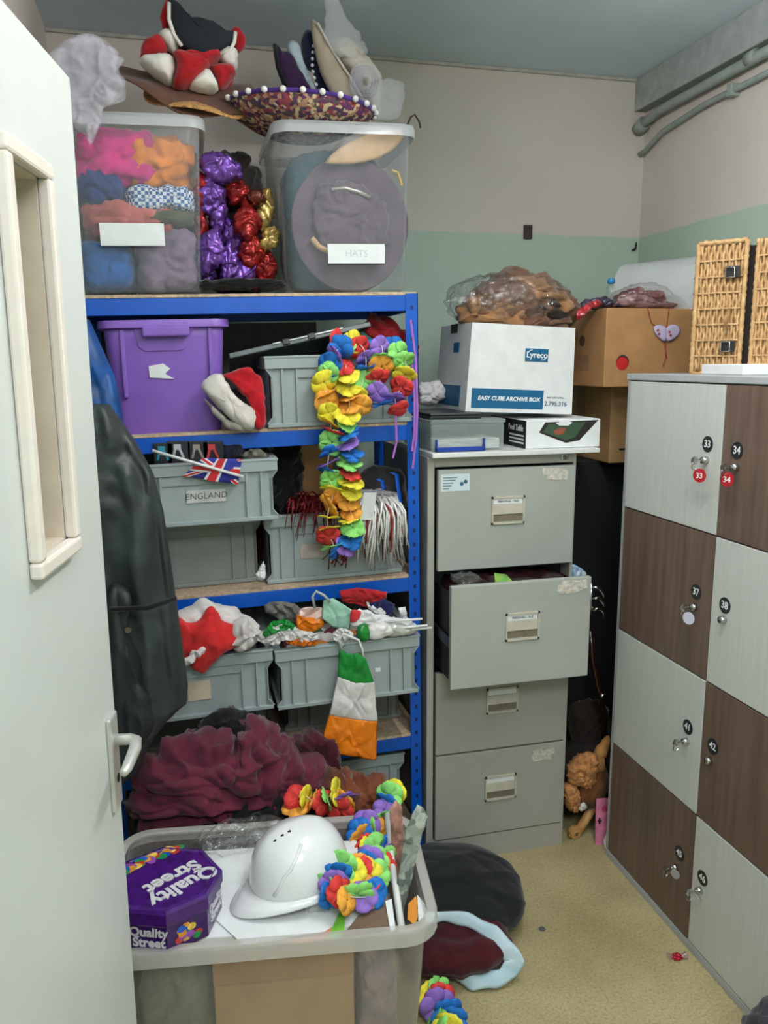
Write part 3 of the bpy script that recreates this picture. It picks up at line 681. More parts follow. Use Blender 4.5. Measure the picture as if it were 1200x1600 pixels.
# white tulle spilling from the left tub
t = thing('tulle_bundle', 'bundle of white tulle netting spilling over the left clear tub', 'netting', at(140, 180, 2.33))
TO = [(78, 92), (108, 66), (150, 60), (172, 78), (190, 92), (182, 116), (198, 138), (196, 158), (168, 172), (160, 192), (146, 228), (128, 206), (108, 190), (92, 150)]
for i, (s, Y, dx, dy) in enumerate(((1, 2.235, 0, 0), (.92, 2.25, -4, -4), (.8, 2.262, 6, -8), (.86, 2.275, -2, -14), (.7, 2.34, 2, -20), (.78, 2.40, 0, -18))):
    b = NB(); puff(b, [(138+(x-138)*s+dx+rnd.uniform(-5, 5), 130+(y-130)*(s if i else 1)+dy+rnd.uniform(-4, 4)) for x, y in TO] if i < 3 else [(138+(x-138)*s+dx+rnd.uniform(-6, 6), 118+(min(y, 176)-118)*s+dy) for x, y in TO], Y, .004, .018, 15, 31+i, 16, 112, rag=True)
    obj('tulle_layer', b, M_tulle, t, True)
# hats on top of the left tub
tc_z = RKM @ V((LT[0], 0, LT[5]))
def hat_at(px, py, Y, rx, ry=0): p = at(px, py, Y); return rotm(p, 0, ry, rx)
c_br = cloth('brown_felt', (98, 66, 52), .12); c_straw = mat('woven_straw', (196, 146, 88), .8, var=.4, vs=140, bump=.5, bs=160)
YH = 2.45
t = thing('straw_hat', 'golden straw hat lying under the brown felt hat', 'hat', at(300, 176, YH))
b = NB(); lathe(b, [(.02, .008), (.10, .009), (.135, .004), (.137, .0), (.10, .002), (.02, .002)], rotm(at(306, 160, YH-.045), 0, .10, .46), 40, wob=lambda a, r: .012*math.sin(3*a)*(r/.17)); obj('brim', b, c_straw, t, True)
t = thing('brown_hat', 'brown felt hat with a wide drooping brim on the left tub', 'hat', at(300, 160, YH))
Mb = rotm(at(290, 132, YH), 0, .12, .50) @ Matrix.Scale(.93, 4)
b = NB(); lathe(b, [(.02, .055), (.07, .052), (.088, .02), (.098, .004), (.15, -.002), (.205, -.008), (.207, -.013), (.15, -.010), (.09, -.006), (.02, -.006)], Mb, 48, wob=lambda a, r: (.020*math.sin(2*a+.8)+.008*math.sin(5*a))*(r/.2)**2); obj('brim', b, c_br, t, True)
# red and white quilted hat with black front
t = thing('harlequin_hat', 'stuffed red and white panelled hat with a black turned up front', 'hat', at(310, 140, YH))
M_rfelt = cloth('red_felt', (170, 24, 32), .15); M_wfelt = cloth('white_felt', (220, 216, 208), .06)
panels = [([(218, 88), (226, 64), (250, 55), (262, 78), (250, 90), (222, 92)], 'r', .04, 2.38), ([(219, 94), (240, 88), (266, 88), (276, 100), (270, 134), (246, 124), (228, 110)], 'w', .05, 2.37), ([(270, 82), (300, 84), (328, 95), (324, 112), (296, 138), (270, 136), (275, 105)], 'r', .055, 2.36),
          ([(294, 138), (310, 118), (324, 110), (336, 124), (340, 142), (318, 145)], 'w', .045, 2.365), ([(326, 108), (345, 102), (362, 104), (368, 116), (358, 132), (342, 142), (336, 124)], 'r', .045, 2.375), ([(338, 84), (352, 76), (368, 76), (372, 92), (366, 108), (345, 100)], 'w', .035, 2.385), ([(248, 56), (258, 46), (272, 52), (282, 70), (274, 82), (262, 78)], 'w', .03, 2.385),
          ([(252, 30), (256, 8), (264, -4), (272, 10), (266, 36), (258, 48)], 'r', .02, 2.41), ([(358, 52), (366, 42), (376, 46), (384, 62), (378, 78), (368, 80), (362, 66)], 'r', .022, 2.41), ([(280, 88), (300, 84), (318, 92), (330, 96), (345, 84), (340, 96), (320, 108), (296, 102)], 'r', .05, 2.365)]
for i, (pts, c, th, Y) in enumerate(panels):
    b = NB(); puff(b, pts, Y, th, .004, 16, i+1, 6, 48); obj('red_panel' if c == 'r' else 'white_panel', b, M_rfelt if c == 'r' else M_wfelt, t, True)
b = NB(); blob(b, at(232, 140, 2.40)-V((0, .0, 0)), V((at(366, 60, 2.46).x, 2.52, at(300, 50, 2.44).z)), 2.4, .01, 10, 3, 4); obj('stuffed_body', b, M_rfelt, t, True)
b = NB(); puff(b, [(264, 0), (276, 10), (288, 28), (312, 28), (334, 34), (352, 48), (362, 56), (366, 52), (360, 72), (344, 82), (330, 92), (316, 96), (296, 84), (276, 66), (266, 36)], 2.365, .028, .004, 10, 5); obj('black_front', b, mat('black_felt', (24, 30, 38), .9, var=.15), t, True)
for pts in ([(264, 4), (264, 30), (272, 54), (284, 72)], [(368, 50), (366, 66), (360, 78), (344, 84)]): obj('white_edging', tube(NB(), [at(*q, 2.352) for q in pts], .005, 6), M_wfelt, t, True)

# sombrero across the gap
t = thing('sombrero', 'multicoloured sombrero with white pom-poms around its brim', 'hat', at(455, 215, 2.42))
M_somb = voro('sombrero_weave', [(0, (96, 40, 88)), (.2, (168, 128, 100)), (.4, (140, 60, 70)), (.55, (66, 52, 80)), (.7, (196, 176, 140)), (.85, (80, 70, 70))], 95, .85)
Ms = rotm(at(470, 186, 2.42), 0, .03, .06)
b = NB(); lathe(b, [(.03, -.058), (.09, -.052), (.14, -.032), (.185, -.006), (.205, .022), (.202, .024), (.18, -.000), (.13, -.024), (.03, -.05)], Ms, 56); obj('brim', b, M_somb, t, True)
b = NB(); lathe(b, [(.203, .018), (.208, .021), (.209, .028), (.204, .027)], Ms, 56); obj('brim_edge', b, cloth('violet_braid', (76, 44, 130)), t, True)
b = NB(); bmesh.ops.create_icosphere(b, subdivisions=2, radius=.0085); pm = mesh_of('pompom', b, mat('white_wool', (232, 230, 226), .95), True)
for k in range(26): inst('pompom', pm, Ms @ Matrix.Translation((.211*math.cos(2*PI*k/26), .211*math.sin(2*PI*k/26), .024)), t)
# upright hats leaning behind
def lean_hat(name, label, pts, Y, th, m, seed, extra=None, cat='hat', wave=0):
    t = thing(name, label, cat, at(*max(pts, key=lambda p: p[1]), Y)); b = NB(); puff(b, pts, Y, th, .004, 12, seed, 8, 64, wave=wave); obj('brim', b, m, t, True)
    for nm, pl, rr, mm, YY in (extra or []): obj(nm, tube(NB(), [at(*q, YY) for q in pl], rr, 8), mm, t, True)
    return t
lean_hat('feathered_hat', 'dark purple hat standing on edge left of the cream hat', [(428, 68), (438, 80), (452, 84), (468, 110), (488, 152), (452, 152), (438, 120), (430, 95)], 2.56, .03, cloth('aubergine_felt', (58, 34, 68)), 3, [('dark_edge', [(429, 70), (434, 105), (452, 148)], .006, M_dark, 2.53)])
lean_hat('white_hat', 'pale blue white hat between the two dark hats', [(450, 72), (462, 64), (472, 80), (484, 120), (498, 152), (480, 152), (462, 115)], 2.57, .022, cloth('pale_blue_felt', (196, 212, 222), .08), 4)
t = lean_hat('navy_hat', 'navy hat edged with white beads behind the sombrero', [(472, 62), (482, 48), (492, 60), (490, 100), (500, 150), (528, 156), (505, 110), (486, 112), (474, 90)], 2.545, .022, cloth('deep_navy_felt', (30, 36, 62)), 5)
b = NB(); bmesh.ops.create_icosphere(b, subdivisions=1, radius=.006); bm2 = mesh_of('bead', b, plas('pearl', (226, 226, 224)), True)
for q in ((491, 52), (491, 62), (490, 72), (489, 82), (488, 92), (488, 102), (489, 112), (491, 122), (494, 132), (498, 142), (502, 149)): inst('bead', bm2, Matrix.Translation(at(*q, 2.518)), t)
t = thing('cream_hat', 'cream wide brimmed wedding hat standing on edge with a net rosette', 'hat', at(575, 185, 2.46))
b = NB(); puff(b, [(486, 38), (496, 36), (520, 80), (550, 125), (584, 184), (566, 180), (530, 158), (508, 130), (494, 90)], 2.50, .022, .002, 8, 6); obj('brim', b, cloth('cream_straw', (186, 172, 150), .1), t, True)
b = NB(); tube(b, [at(*q, 2.475) for q in ((496, 36), (520, 80), (550, 125), (584, 186))], .004, 8); obj('brim_edge', b, cloth('cream_braid', (216, 206, 190), .05), t, True)
b = NB(); puff(b, [(510, 70), (540, 58), (570, 90), (592, 120), (596, 150), (586, 186), (560, 140), (530, 100)], 2.52, .05, .006, 12, 7); obj('crown', b, cloth('ivory_straw', (206, 196, 178), .08), t, True)
for k, rr in enumerate((.042, .033, .024, .015)):
    c = at(571, 128, 2.46-.006*k); b = NB(); tube(b, [c+V((rr*math.cos(a), -.004*math.sin(3*a), rr*math.sin(a)*1.2)) for a in [2*PI*i/20 for i in range(21)]], .007, 7); obj('rosette_petal', b, M_tulle, t, True)
b = NB(); puff(b, [(508, 60), (510, -6), (526, -4), (545, 30), (572, 72), (570, 84), (556, 78), (560, 95), (540, 90), (520, 80)], 2.47, .012, .010, 14, 8); obj('net_plume', b, M_tulle2, t, True)
b = NB(); puff(b, [(576, 150), (590, 128), (628, 130), (626, 168), (618, 186), (588, 187)], 2.44, .014, .008, 14, 9); obj('net_bow', b, M_tulle2, t, True)

# ================================================================== second shelf
Y2 = 2.28
c_l = plas('purple_tub_plastic', (136, 96, 190), .4); 
x0 = loc(182, 640, Y2)[0]; x1 = loc(345, 640, Y2)[0]; xr = loc(356, 505, Y2)[0]; xl = loc(152, 505, Y2)[0]; z0 = SH[1]+.010; z1 = loc(250, 501, Y2)[1]
t = thing('purple_tub', 'purple plastic tub with a fold-down grip on the second shelf', 'tub', RKM @ V(((x0+x1)/2, .2, z0)))
b = NB(); rings = []
yy = Y2-RB.y
for s in (0, .03, .85, 1):
    rings.append([RKM @ p for p in rrect(lerp(x0, xl+.012, s), lerp(x1, xr-.012, s), lerp(yy+.018, yy, s), yy+.36, .03, lerp(z0, z1, s))])
ring_faces(b, rings, True, True, False); obj('body', b, c_l, t, 'auto', sol=.004)
b = NB(); P = [[RKM @ p for p in rrect(xl+.012-o, xr-.012+o, yy-o, yy+.36+o, .03+o, z)] for o, z in ((-.002, z1), (.014, z1+.002), (.016, z1-.004), (.016, z1-.018), (.002, z1-.020))]
ring_faces(b, P, True, False, False); obj('rim', b, c_l, t, 'auto')
gx0, gx1 = loc(222, 515, Y2)[0], loc(296, 515, Y2)[0]
b = NB(); q = [(gx0-.022, z1-.020), (gx1+.012, z1-.020), (gx1-.006, z1-.066), (gx1-.022, z1-.078), (gx0+.004, z1-.078), (gx0-.012, z1-.066)]
ring_faces(b, [[RKM @ V((x, yy-.0040+.010*(z1-z)/.3, z)) for x, z in q], [RKM @ V((x, yy+.002, z)) for x, z in q]]); obj('grip_recess', b, c_l, t)
obj('grip', box(NB(), (gx0, yy-.030, z1-.042), (gx1, yy-.012, z1-.016), RKM, bev=.005), c_l, t)
for px in (196, 332): x = loc(px, 600, Y2)[0]; obj('corner_rib', box(NB(), (x-.006, yy-.006, z1-.20), (x+.006, yy+.012, z1-.02), RKM, bev=.003), c_l, t)
q = [loc(a, c, Y2-.001) for a, c in ((232, 572), (255, 568), (266, 576), (258, 584), (272, 592), (234, 590))]
b = NB(); ring_faces(b, [[RKM @ V((x, yy-.0015+.008*max(0, (z1-z)/(z1-z0)), z)) for x, z in q], [RKM @ V((x, yy+.004+.008*(z1-z)/(z1-z0), z)) for x, z in q]]); obj('sticker', b, M_paper, t, label='torn white sticker')
# dark cloth rail seen behind, santa hat
t = thing('santa_hat', 'red santa hat with a white band beside the purple tub', 'hat', RKM @ V((loc(380, 660, 2.22)[0], -.02, SH[1]+.01)))
M_sr = cloth('santa_red', (186, 22, 34), .2); M_sw = cloth('plush_white', (216, 208, 200), .1)
b = NB(); puff(b, [(348, 585), (366, 578), (392, 574), (408, 600), (413, 640), (411, 664), (400, 668), (396, 640), (380, 610), (360, 596)], 2.235, .024, .010, 9, 3, 16, 110); obj('cone', b, M_sr, t, True)
b = NB(); puff(b, [(316, 602), (344, 584), (358, 606), (380, 630), (400, 640), (396, 672), (375, 668), (356, 650), (334, 626)], 2.222, .026, .006, 14, 4); obj('fur_band', b, M_sw, t, True)
b = NB(); puff(b, [(318, 622), (340, 640), (362, 660), (384, 668), (376, 673), (356, 668), (336, 648)], 2.235, .02, .005, 14, 6); obj('fur_band_fold', b, cloth('plush_cream', (196, 188, 178), .1), t, True)
# crate with garland
A = loc(413, 560, 2.25); A2 = loc(645, 552, 2.25); zt = loc(460, 556, 2.25)[1]
t, M = crate('grey crate behind the hanging flower garland on the second shelf', A[0], A2[0], 2.25, SH[1]+.010, zt, .36)
on_front(t, 'label_card', loc(494, 620, 2.25)[0], loc(506, 620, 2.25)[0], zt-.115, zt-.09, 2.262, M_tag, th=.003)
# lid leaning on the crate
t = thing('crate_lid', 'grey crate lid propped at a slant on the crate', 'lid', at(360, 560, 2.30))
p0, p1 = at(358, 556, 2.30), at(578, 506, 2.30)
u = (p1-p0).normalized(); Ml = frame(p0, u, (0, .25, 1)); L = (p1-p0).length
obj('lid_panel', box(NB(), (0, -.004, -.30), (L, .002, 0), Ml, bev=.001), mat('slate_lid', (84, 92, 96), .4), t)
obj('lid_edge', box(NB(), (0, -.010, -.004), (L, .005, .009), Ml, bev=.003), mat('grey_lid_edge', (98, 106, 108), .4), t)
for a, c in ((.30, .36), (.40, .55), (.58, .80)): obj('clip_rail', box(NB(), (L*a, .000, .009), (L*c, .005, .013), Ml, bev=.001), M_chrome, t)
for a in (.37, .55): obj('black_clip', box(NB(), (L*a, -.008, .008), (L*(a+.05), .009, .014), Ml, bev=.002), M_black, t)
Mt = RKM
b = NB(); puff(b, [(572, 500), (600, 494), (625, 510), (640, 525), (644, 560), (600, 570), (575, 545), (562, 520)], 2.36, .05, .018, 12, 5); tag(obj('red_cloth', b, cloth('red_cotton', (150, 24, 30)), smooth=True), 'red cloth heaped in the crate under the garland', 'cloth')
b = NB(); puff(b, [(520, 530), (540, 514), (570, 514), (590, 530), (580, 560), (530, 560)], 2.34, .03, .01, 12, 6); tag(obj('teal_cloth', b, cloth('sea_green_cloth', (60, 110, 100)), smooth=True), 'sea green cloth in the crate beside the red cloth', 'cloth')
# garlands on the crate
YG = 2.205
lei('long rainbow flower garland hanging in a double strand from the second shelf crate', path_px([(560, 545, 2.26), (540, 540, 2.23), (520, 555), (508, 590), (512, 625), (517, 662), (515, 700), (512, 735), (520, 770), (512, 805), (515, 835), (528, 862), (542, 850), (549, 815), (546, 780), (548, 745), (546, 705), (540, 670), (546, 635), (545, 600), (540, 570)], YG), .027, 2, 5, 'oyyrgbpbgyo', scale=.86)
lei('short flower garland looped over the middle of the second shelf crate', path_px([(530, 535, 2.24), (552, 534, 2.22), (568, 545), (572, 572), (566, 600), (562, 625), (568, 642)], YG), .034, 1, 8, 'oryrpbgy', scale=.86)
lei('short flower garland looped over the wall side end of the second shelf crate', path_px([(585, 550, 2.24), (596, 540), (598, 565), (594, 590), (592, 618), (598, 636)], YG), .034, 3, 9, 'rpbbpgo', scale=.86)
lei('short flower garland at the very end of the second shelf crate by the post', path_px([(612, 545, 2.24), (630, 556), (634, 578), (630, 602), (618, 620), (620, 640)], YG), .034, 3, 10, 'rprbggy', scale=.86)
for nm, lab, pts in (('ribbon', 'thin pink purple ribbon hanging in front of the crate end', [(622, 552), (624, 600), (618, 650), (620, 690), (614, 716)]), ('ribbon', 'purple ribbon hanging down the blue post, long outer one', [(642, 500), (650, 560), (652, 640), (650, 690), (645, 732)]), ('ribbon', 'purple ribbon hanging down the blue post, shorter inner one', [(644, 560), (648, 620), (647, 680), (644, 705)])):
    b = NB(); P = [at(*q, 2.225) for q in pts]
    def fn(u, v, P=P):
        k = u*(len(P)-1); i = min(int(k), len(P)-2); p = P[i].lerp(P[i+1], k-i); return p+V(((v-.5)*.006, .002*math.sin(u*9), 0))
    sheet(b, fn, 24, 1); tag(obj(nm, b, mat('lilac_ribbon', (170, 100, 190), .35), sol=.0008), lab, 'ribbon')
# ================================================================== third shelf
def on_box_text(name, s, size, p, m, parent, **k): return text(name, s, size, frame(p, *FR), m, parent, **k)
YE = 2.205
xe1, ze1 = loc(433, 716, YE); ze0 = loc(433, 812, YE)[1]; xe0 = xe1-.40
xc1 = loc(409, 850, 2.34)[0]
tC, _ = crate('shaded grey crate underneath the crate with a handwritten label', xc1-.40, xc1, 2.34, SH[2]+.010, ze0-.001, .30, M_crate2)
tE, _ = crate('grey crate with a handwritten label and a union flag stick', xe0, xe1, YE, ze0, ze1, .36)
a, c = loc(292, 785, YE), loc(353, 772, YE)
lab = on_front(tE, 'label_card', a[0], c[0], c[1]-.020, c[1]+.014, YE+.012, mat('grey_white_card', (206, 206, 202), .8), th=.004)
text('label_text', 'ENGLAND', .024, frame(RKM @ V(((a[0]+c[0])/2, YE+.0075-RB.y, c[1]-.003)), (1, 0, .03), (0, 0, 1)), M_ink, lab, .0003, shear=.1, bold=-.0003)
# union flag on a stick, hanging over the crate rim
YU = YE-.012
t = thing('union_flag', 'small union flag on a white stick lying over the labelled crate', 'flag', at(335, 752, YU))
fl = [at(286, 744, YU), at(372, 757, YU), at(378, 717, YU), at(316, 716, YU)]
def FQ(u, v, o=0.0):   # bilinear on the flag: u along, v up
    p = fl[0].lerp(fl[1], u).lerp(fl[3].lerp(fl[2], u), v); return p + V((0, -o + .004*math.sin(u*7), 0))
def fpoly(poly, o, m, nm, par):
    b = NB(); ring_faces(b, [[FQ(u, v, o) for u, v in poly], [FQ(u, v, o-.0012) for u, v in poly]]); return obj(nm, b, m, par)
M_fb = cloth('flag_blue', (52, 56, 148), .08, .1); M_fw = cloth('flag_white', (226, 224, 226), .04, .1); M_fr = cloth('flag_red', (206, 52, 56), .08, .1)
cl = obj('flag_cloth', sheet(NB(), lambda u, v: FQ(u, v), 16, 6), M_fb, t, True, sol=.001)
for poly in ([(0, 0), (.10, 0), (1, .92), (1, 1), (.92, 1), (0, .12)], [(0, 1), (0, .88), (.92, 0), (1, 0), (1, .12), (.10, 1)]): fpoly(poly, .0022, M_fw, 'white_saltire', cl)
for poly in ([(0, 0), (.05, 0), (1, .96), (1, 1), (.96, 1), (0, .05)], [(0, 1), (0, .95), (.95, 0), (1, 0), (1, .05), (.05, 1)]): fpoly(poly, .0032, M_fr, 'red_saltire', cl)
for poly in ([(.37, 0), (.63, 0), (.63, 1), (.37, 1)], [(0, .33), (1, .33), (1, .67), (0, .67)]): fpoly(poly, .0042, M_fw, 'white_cross', cl)
for poly in ([(.42, 0), (.58, 0), (.58, 1), (.42, 1)], [(0, .41), (1, .41), (1, .59), (0, .59)]): fpoly(poly, .0052, M_fr, 'red_cross', cl)
obj('stick', tube(NB(), [at(238, 704, YU-.010), at(310, 725, YU-.010), at(380, 745, YU-.010)], .0042, 8), M_white, t, True)
# football figures printed on dark packs standing in the crate
M_pk = mat('dark_pack', (26, 26, 34), .5)
for i, (pa, pb, c) in enumerate((((243, 700), (262, 716), (40, 140, 170)), ((264, 697), (290, 716), (190, 190, 196)), ((296, 697), (318, 716), (150, 140, 130)), ((320, 697), (342, 716), (200, 60, 60)))):
    q0, q1 = at(*pa, YE+.045), at(*pb, YE+.045)
    t = thing('picture_pack', ('turquoise', 'white', 'beige', 'red')[i]+' sports figure on a dark pack in the labelled crate', 'pack', (q0.x, YE+.05, q1.z-.05))
    obj('pack', box(NB(), (q0.x-.006, YE+.048, q1.z-.06), (q1.x+.014, YE+.070, q0.z+.012), bev=.002), M_pk, t)
    b = NB(); cx = (q0.x+q1.x)/2; zz = q0.z; yy_ = YE+.046
    box(b, (cx-.010, yy_, zz-.012), (cx+.010, yy_+.003, zz+.004), bev=.002)
    tube(b, [(cx-.006, yy_+.001, zz-.010), (cx-.012, yy_+.001, zz-.034)], .004, 6); tube(b, [(cx+.006, yy_+.001, zz-.010), (cx+.016, yy_+.001, zz-.034)], .004, 6)
    obj('printed_figure', b, mat('figure_%d' % i, c, .6), t)
b = NB(); puff(b, [(378, 716), (384, 706), (400, 702), (415, 708), (424, 718), (400, 722)], YE+.05, .02, .006, 20, 3); tag(obj('camouflage_cap', b, voro('camouflage', [(0, (96, 92, 82)), (.5, (66, 66, 56)), (.8, (128, 120, 104))], 60), smooth=True), 'camouflage cloth cap at the end of the labelled crate', 'cap')
b = NB(); puff(b, [(340, 696), (375, 694), (378, 716), (345, 718)], YE+.08, .03, .01, 18, 4); tag(obj('navy_cloth', b, cloth('patterned_navy', (34, 34, 56)), smooth=True), 'navy cloth behind the sports packs in the labelled crate', 'cloth')
b = NB(); blob(b, RKM @ V((-.56, .24, SH[2]+.02)), RKM @ V((-.41, .42, SH[1]-.06)), 4, .02, 10, 41, 5); tag(obj('burgundy_cloth', b, cloth('deep_red_cloth', (78, 18, 26)), smooth=True), 'deep red cloth hanging at the back of the third shelf', 'cloth')
# lower right crate with tinsel
YD = 2.29
xd0 = loc(414, 850, YD)[0]; xd1 = loc(630, 850, YD)[0]; zd1 = loc(440, 806, YD)[1]
tD, _ = crate('grey crate full of tinsel and pom-poms on the third shelf', xd0, xd1, YD, SH[2]+.010, zd1, .34)
on_front(tD, 'label_card', loc(470, 860, YD)[0], loc(505, 860, YD)[0], loc(480, 874, YD)[1], loc(480, 852, YD)[1], YD+.012, mat('pinkish_card', (196, 180, 172), .8), th=.003)
p = at(480, 700, 2.45); t = thing('cardboard_box', 'upright brown cardboard box behind the flower garland on the third shelf', 'box', (p.x, 2.45, 1.12))
ca, cb = at(470, 772, 2.44), at(500, 688, 2.44); obj('carton', box(NB(), (ca.x, 2.44, ca.z-.05), (cb.x+.04, 2.56, cb.z), bev=.002), M_card, t); obj('flap', box(NB(), (ca.x, 2.432, cb.z-.03), (cb.x+.04, 2.439, cb.z+.002)), M_card2, t)
b = NB(); puff(b, [(430, 690), (468, 690), (470, 800), (440, 806), (428, 760)], 2.42, .04, .016, 16, 7); tag(obj('black_cloth', b, M_dark, smooth=True), 'black sequinned cloth beside the upright cardboard box', 'cloth')
b = NB(); puff(b, [(560, 742), (590, 730), (630, 740), (634, 790), (600, 800), (555, 790), (540, 765)], 2.42, .05, .012, 12, 8); tag(obj('grey_bag', b, cloth('charcoal_fabric', (62, 60, 62)), smooth=True), 'charcoal fabric bag at the back above the tinsel crate', 'bag')
def strands(b, c, n, L, spread, R_, out=.05, w=.0035, dirx=0):
    for k in range(n):
        a = R_.uniform(-1, 1); s0 = c + V((a*spread*.55, R_.uniform(-.01, .01), R_.uniform(-.01, .012))); l = L*R_.uniform(.6, 1.1)
        P = []
        for i in range(6):
            u = i/5; P.append(s0 + V((a*spread*.5*u + dirx*u*u + .008*math.sin(6*u+k), -out*math.sin(u*1.6)*R_.uniform(.9, 1.1)+ .01*math.sin(k), -l*u*u*.9 + .012*u)))
        tube(b, P, [w, w, w*.95, w*.9, w*.8, w*.5], 4)
R_ = random.Random(3)
t = thing('tinsel_pompom', 'white and red tinsel pom-pom with a paper tag over the crate edge', 'pompom', at(590, 850, 2.25))
b = NB(); strands(b, at(592, 780, 2.265), 64, .215, .072, R_, .05, .0046); obj('white_strands', b, mat('silver_white_foil', (226, 222, 218), .3, .25, var=.15, vs=120), t, True, kind='stuff')
b = NB(); strands(b, at(588, 782, 2.268), 16, .20, .066, R_, .052, .0044); obj('red_strands', b, mat('dark_red_foil', (140, 24, 28), .3, .25, var=.2, vs=90), t, True, kind='stuff')
q = at(576, 790, 2.20); obj('paper_tag', box(NB(), (-.020, -.001, -.045), (.018, .001, .04), rotm(q, .1, .08, .25)), M_paper, t)
b = NB(); blob(b, at(550, 800, 2.30)-V((0, .02, 0)), at(632, 766, 2.30)+V((0, .14, 0)), 2.6, .012, 20, 5, 4); obj('core', b, mat('silver_white_foil', (226, 222, 218)), t, True)
t = thing('tinsel_garland', 'dark red tinsel bunch spilling over the crate left of the garland', 'tinsel', at(480, 830, 2.25))
b = NB()
for k in range(70):
    s0 = at(R_.uniform(455, 530), R_.uniform(772, 800), 2.275); dx, dz = R_.uniform(-.05, .02), R_.uniform(-.09, .015)
    tube(b, [s0, s0+V((dx*.5, -.02, dz*.2+.012)), s0+V((dx, -.035, dz))], [.0026, .0024, .001], 4)
obj('fringe', b, mat('ruby_tinsel', (116, 14, 24), .3, .4, var=.3, vs=80), t, True, kind='stuff')
b = NB()
for k in range(16):
    s0 = at(R_.uniform(515, 545), R_.uniform(850, 862), 2.225); tube(b, [s0, s0+V((R_.uniform(-.02, .01), -.006, -.02)), s0+V((R_.uniform(-.035, .015), -.006, R_.uniform(-.055, -.03)))], .0018, 4)
obj('lower_fringe', b, mat('ruby_tinsel', (116, 14, 24)), t, True, kind='stuff')
b = NB(); blob(b, at(452, 806, 2.31), at(540, 778, 2.31)+V((0, .12, 0)), 2.6, .014, 24, 6, 4); obj('bundle', b, mat('ruby_tinsel', (116, 14, 24)), t)
for lab, pts in (('bright blue satin ribbon loop standing above the tinsel pom-pom', [(612, 738), (620, 742), (622, 760), (626, 785), (620, 796), (606, 788)]), ('short bright blue satin ribbon tail left of the tall loop', [(590, 748), (598, 752), (600, 765), (570, 770), (552, 768)])):
    b = NB(); P = [at(*q, 2.262) for q in pts]
    def fn(u, v, P=P):
        k = u*(len(P)-1); i = min(int(k), len(P)-2); p = P[i].lerp(P[i+1], k-i); return p+V(((v-.5)*.014, (v-.5)*.012, 0))
    sheet(b, fn, 20, 2); tag(obj('satin_ribbon', b, mat('blue_satin', (16, 84, 190), .35), True and None, True, sol=.001), lab, 'ribbon')
b = NB(); puff(b, [(400, 898), (407, 886), (412, 878), (414, 898), (410, 905)], 2.245, .006, .004, 30, 3, 5, 30); tag(obj('tissue_scrap', b, M_paper), 'white tissue scrap caught between the crates on the third shelf', 'tissue')

# ================================================================== fourth shelf
YF4 = 2.13
xf0 = loc(431, 1060, YF4)[0]; xf1 = loc(656, 1040, YF4)[0]; zf1 = loc(655, 992, YF4)[1]; zf0 = loc(657, 1082, YF4)[1]
xe1 = loc(428, 1060, YF4)[0]; xe0 = xe1-.40; ze1_ = loc(427, 1014, YF4)[1]; ze0_ = loc(427, 1108, YF4)[1]
xh1 = loc(630, 1110, 2.38)[0]; xg1 = loc(424, 1120, 2.38)[0]
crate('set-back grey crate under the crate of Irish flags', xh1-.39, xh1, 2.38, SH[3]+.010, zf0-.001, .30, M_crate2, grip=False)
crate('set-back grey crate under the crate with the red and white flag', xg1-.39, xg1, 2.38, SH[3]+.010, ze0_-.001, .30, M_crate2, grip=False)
tF, _ = crate('grey crate of Irish flags jutting out over the fourth shelf', xf0, xf1, YF4, zf0, zf1, .40, grip=False)
on_front(tF, 'label_scrap', loc(588, 1048, YF4)[0], loc(596, 1048, YF4)[0], loc(590, 1052, YF4)[1], loc(590, 1046, YF4)[1], YF4+.012, M_paper)
tE4, _ = crate('grey crate with a red and white flag heaped in it', xe0, xe1, YF4, ze0_, ze1_, .40)
on_front(tE4, 'label_card', loc(294, 1090, YF4)[0], loc(330, 1090, YF4)[0], loc(310, 1096, YF4)[1], loc(310, 1066, YF4)[1], YF4+.012, M_tag, th=.004)
# red and white flag
M_r2 = cloth('flag_cotton_red', (212, 44, 44), .15); M_w2 = cloth('flag_cotton_white', (216, 208, 206), .10)
t = thing('crumpled_flag', 'crumpled red and white flag spilling over the crate by the coat', 'flag', at(330, 1040, 2.12))
b = NB(); puff(b, [(270, 964), (300, 972), (330, 950), (350, 972), (372, 984), (366, 1008), (342, 1022), (320, 1053), (300, 1048), (286, 1030), (262, 1020)], 2.10, .026, .011, 8, 5, 18, 120); obj('red_field', b, M_r2, t, True)
b = NB(); puff(b, [(262, 972), (280, 958), (304, 950), (318, 938), (350, 944), (385, 962), (403, 978), (398, 1000), (378, 1010), (362, 985), (330, 975), (300, 985)], 2.15, .040, .013, 8, 6, 18, 120); obj('white_field', b, M_w2, t, True)
b = NB(); puff(b, [(366, 985), (380, 972), (400, 980), (398, 998), (382, 1008), (368, 1012)], 2.10, .02, .02, 14, 7, 8); obj('white_fold', b, M_w2, t, True)
b = NB(); puff(b, [(288, 1030), (300, 1018), (318, 1012), (320, 1018), (306, 1026), (292, 1040)], 2.075, .006, .01, 20, 8, 6); obj('white_stripe', b, M_w2, t, True)
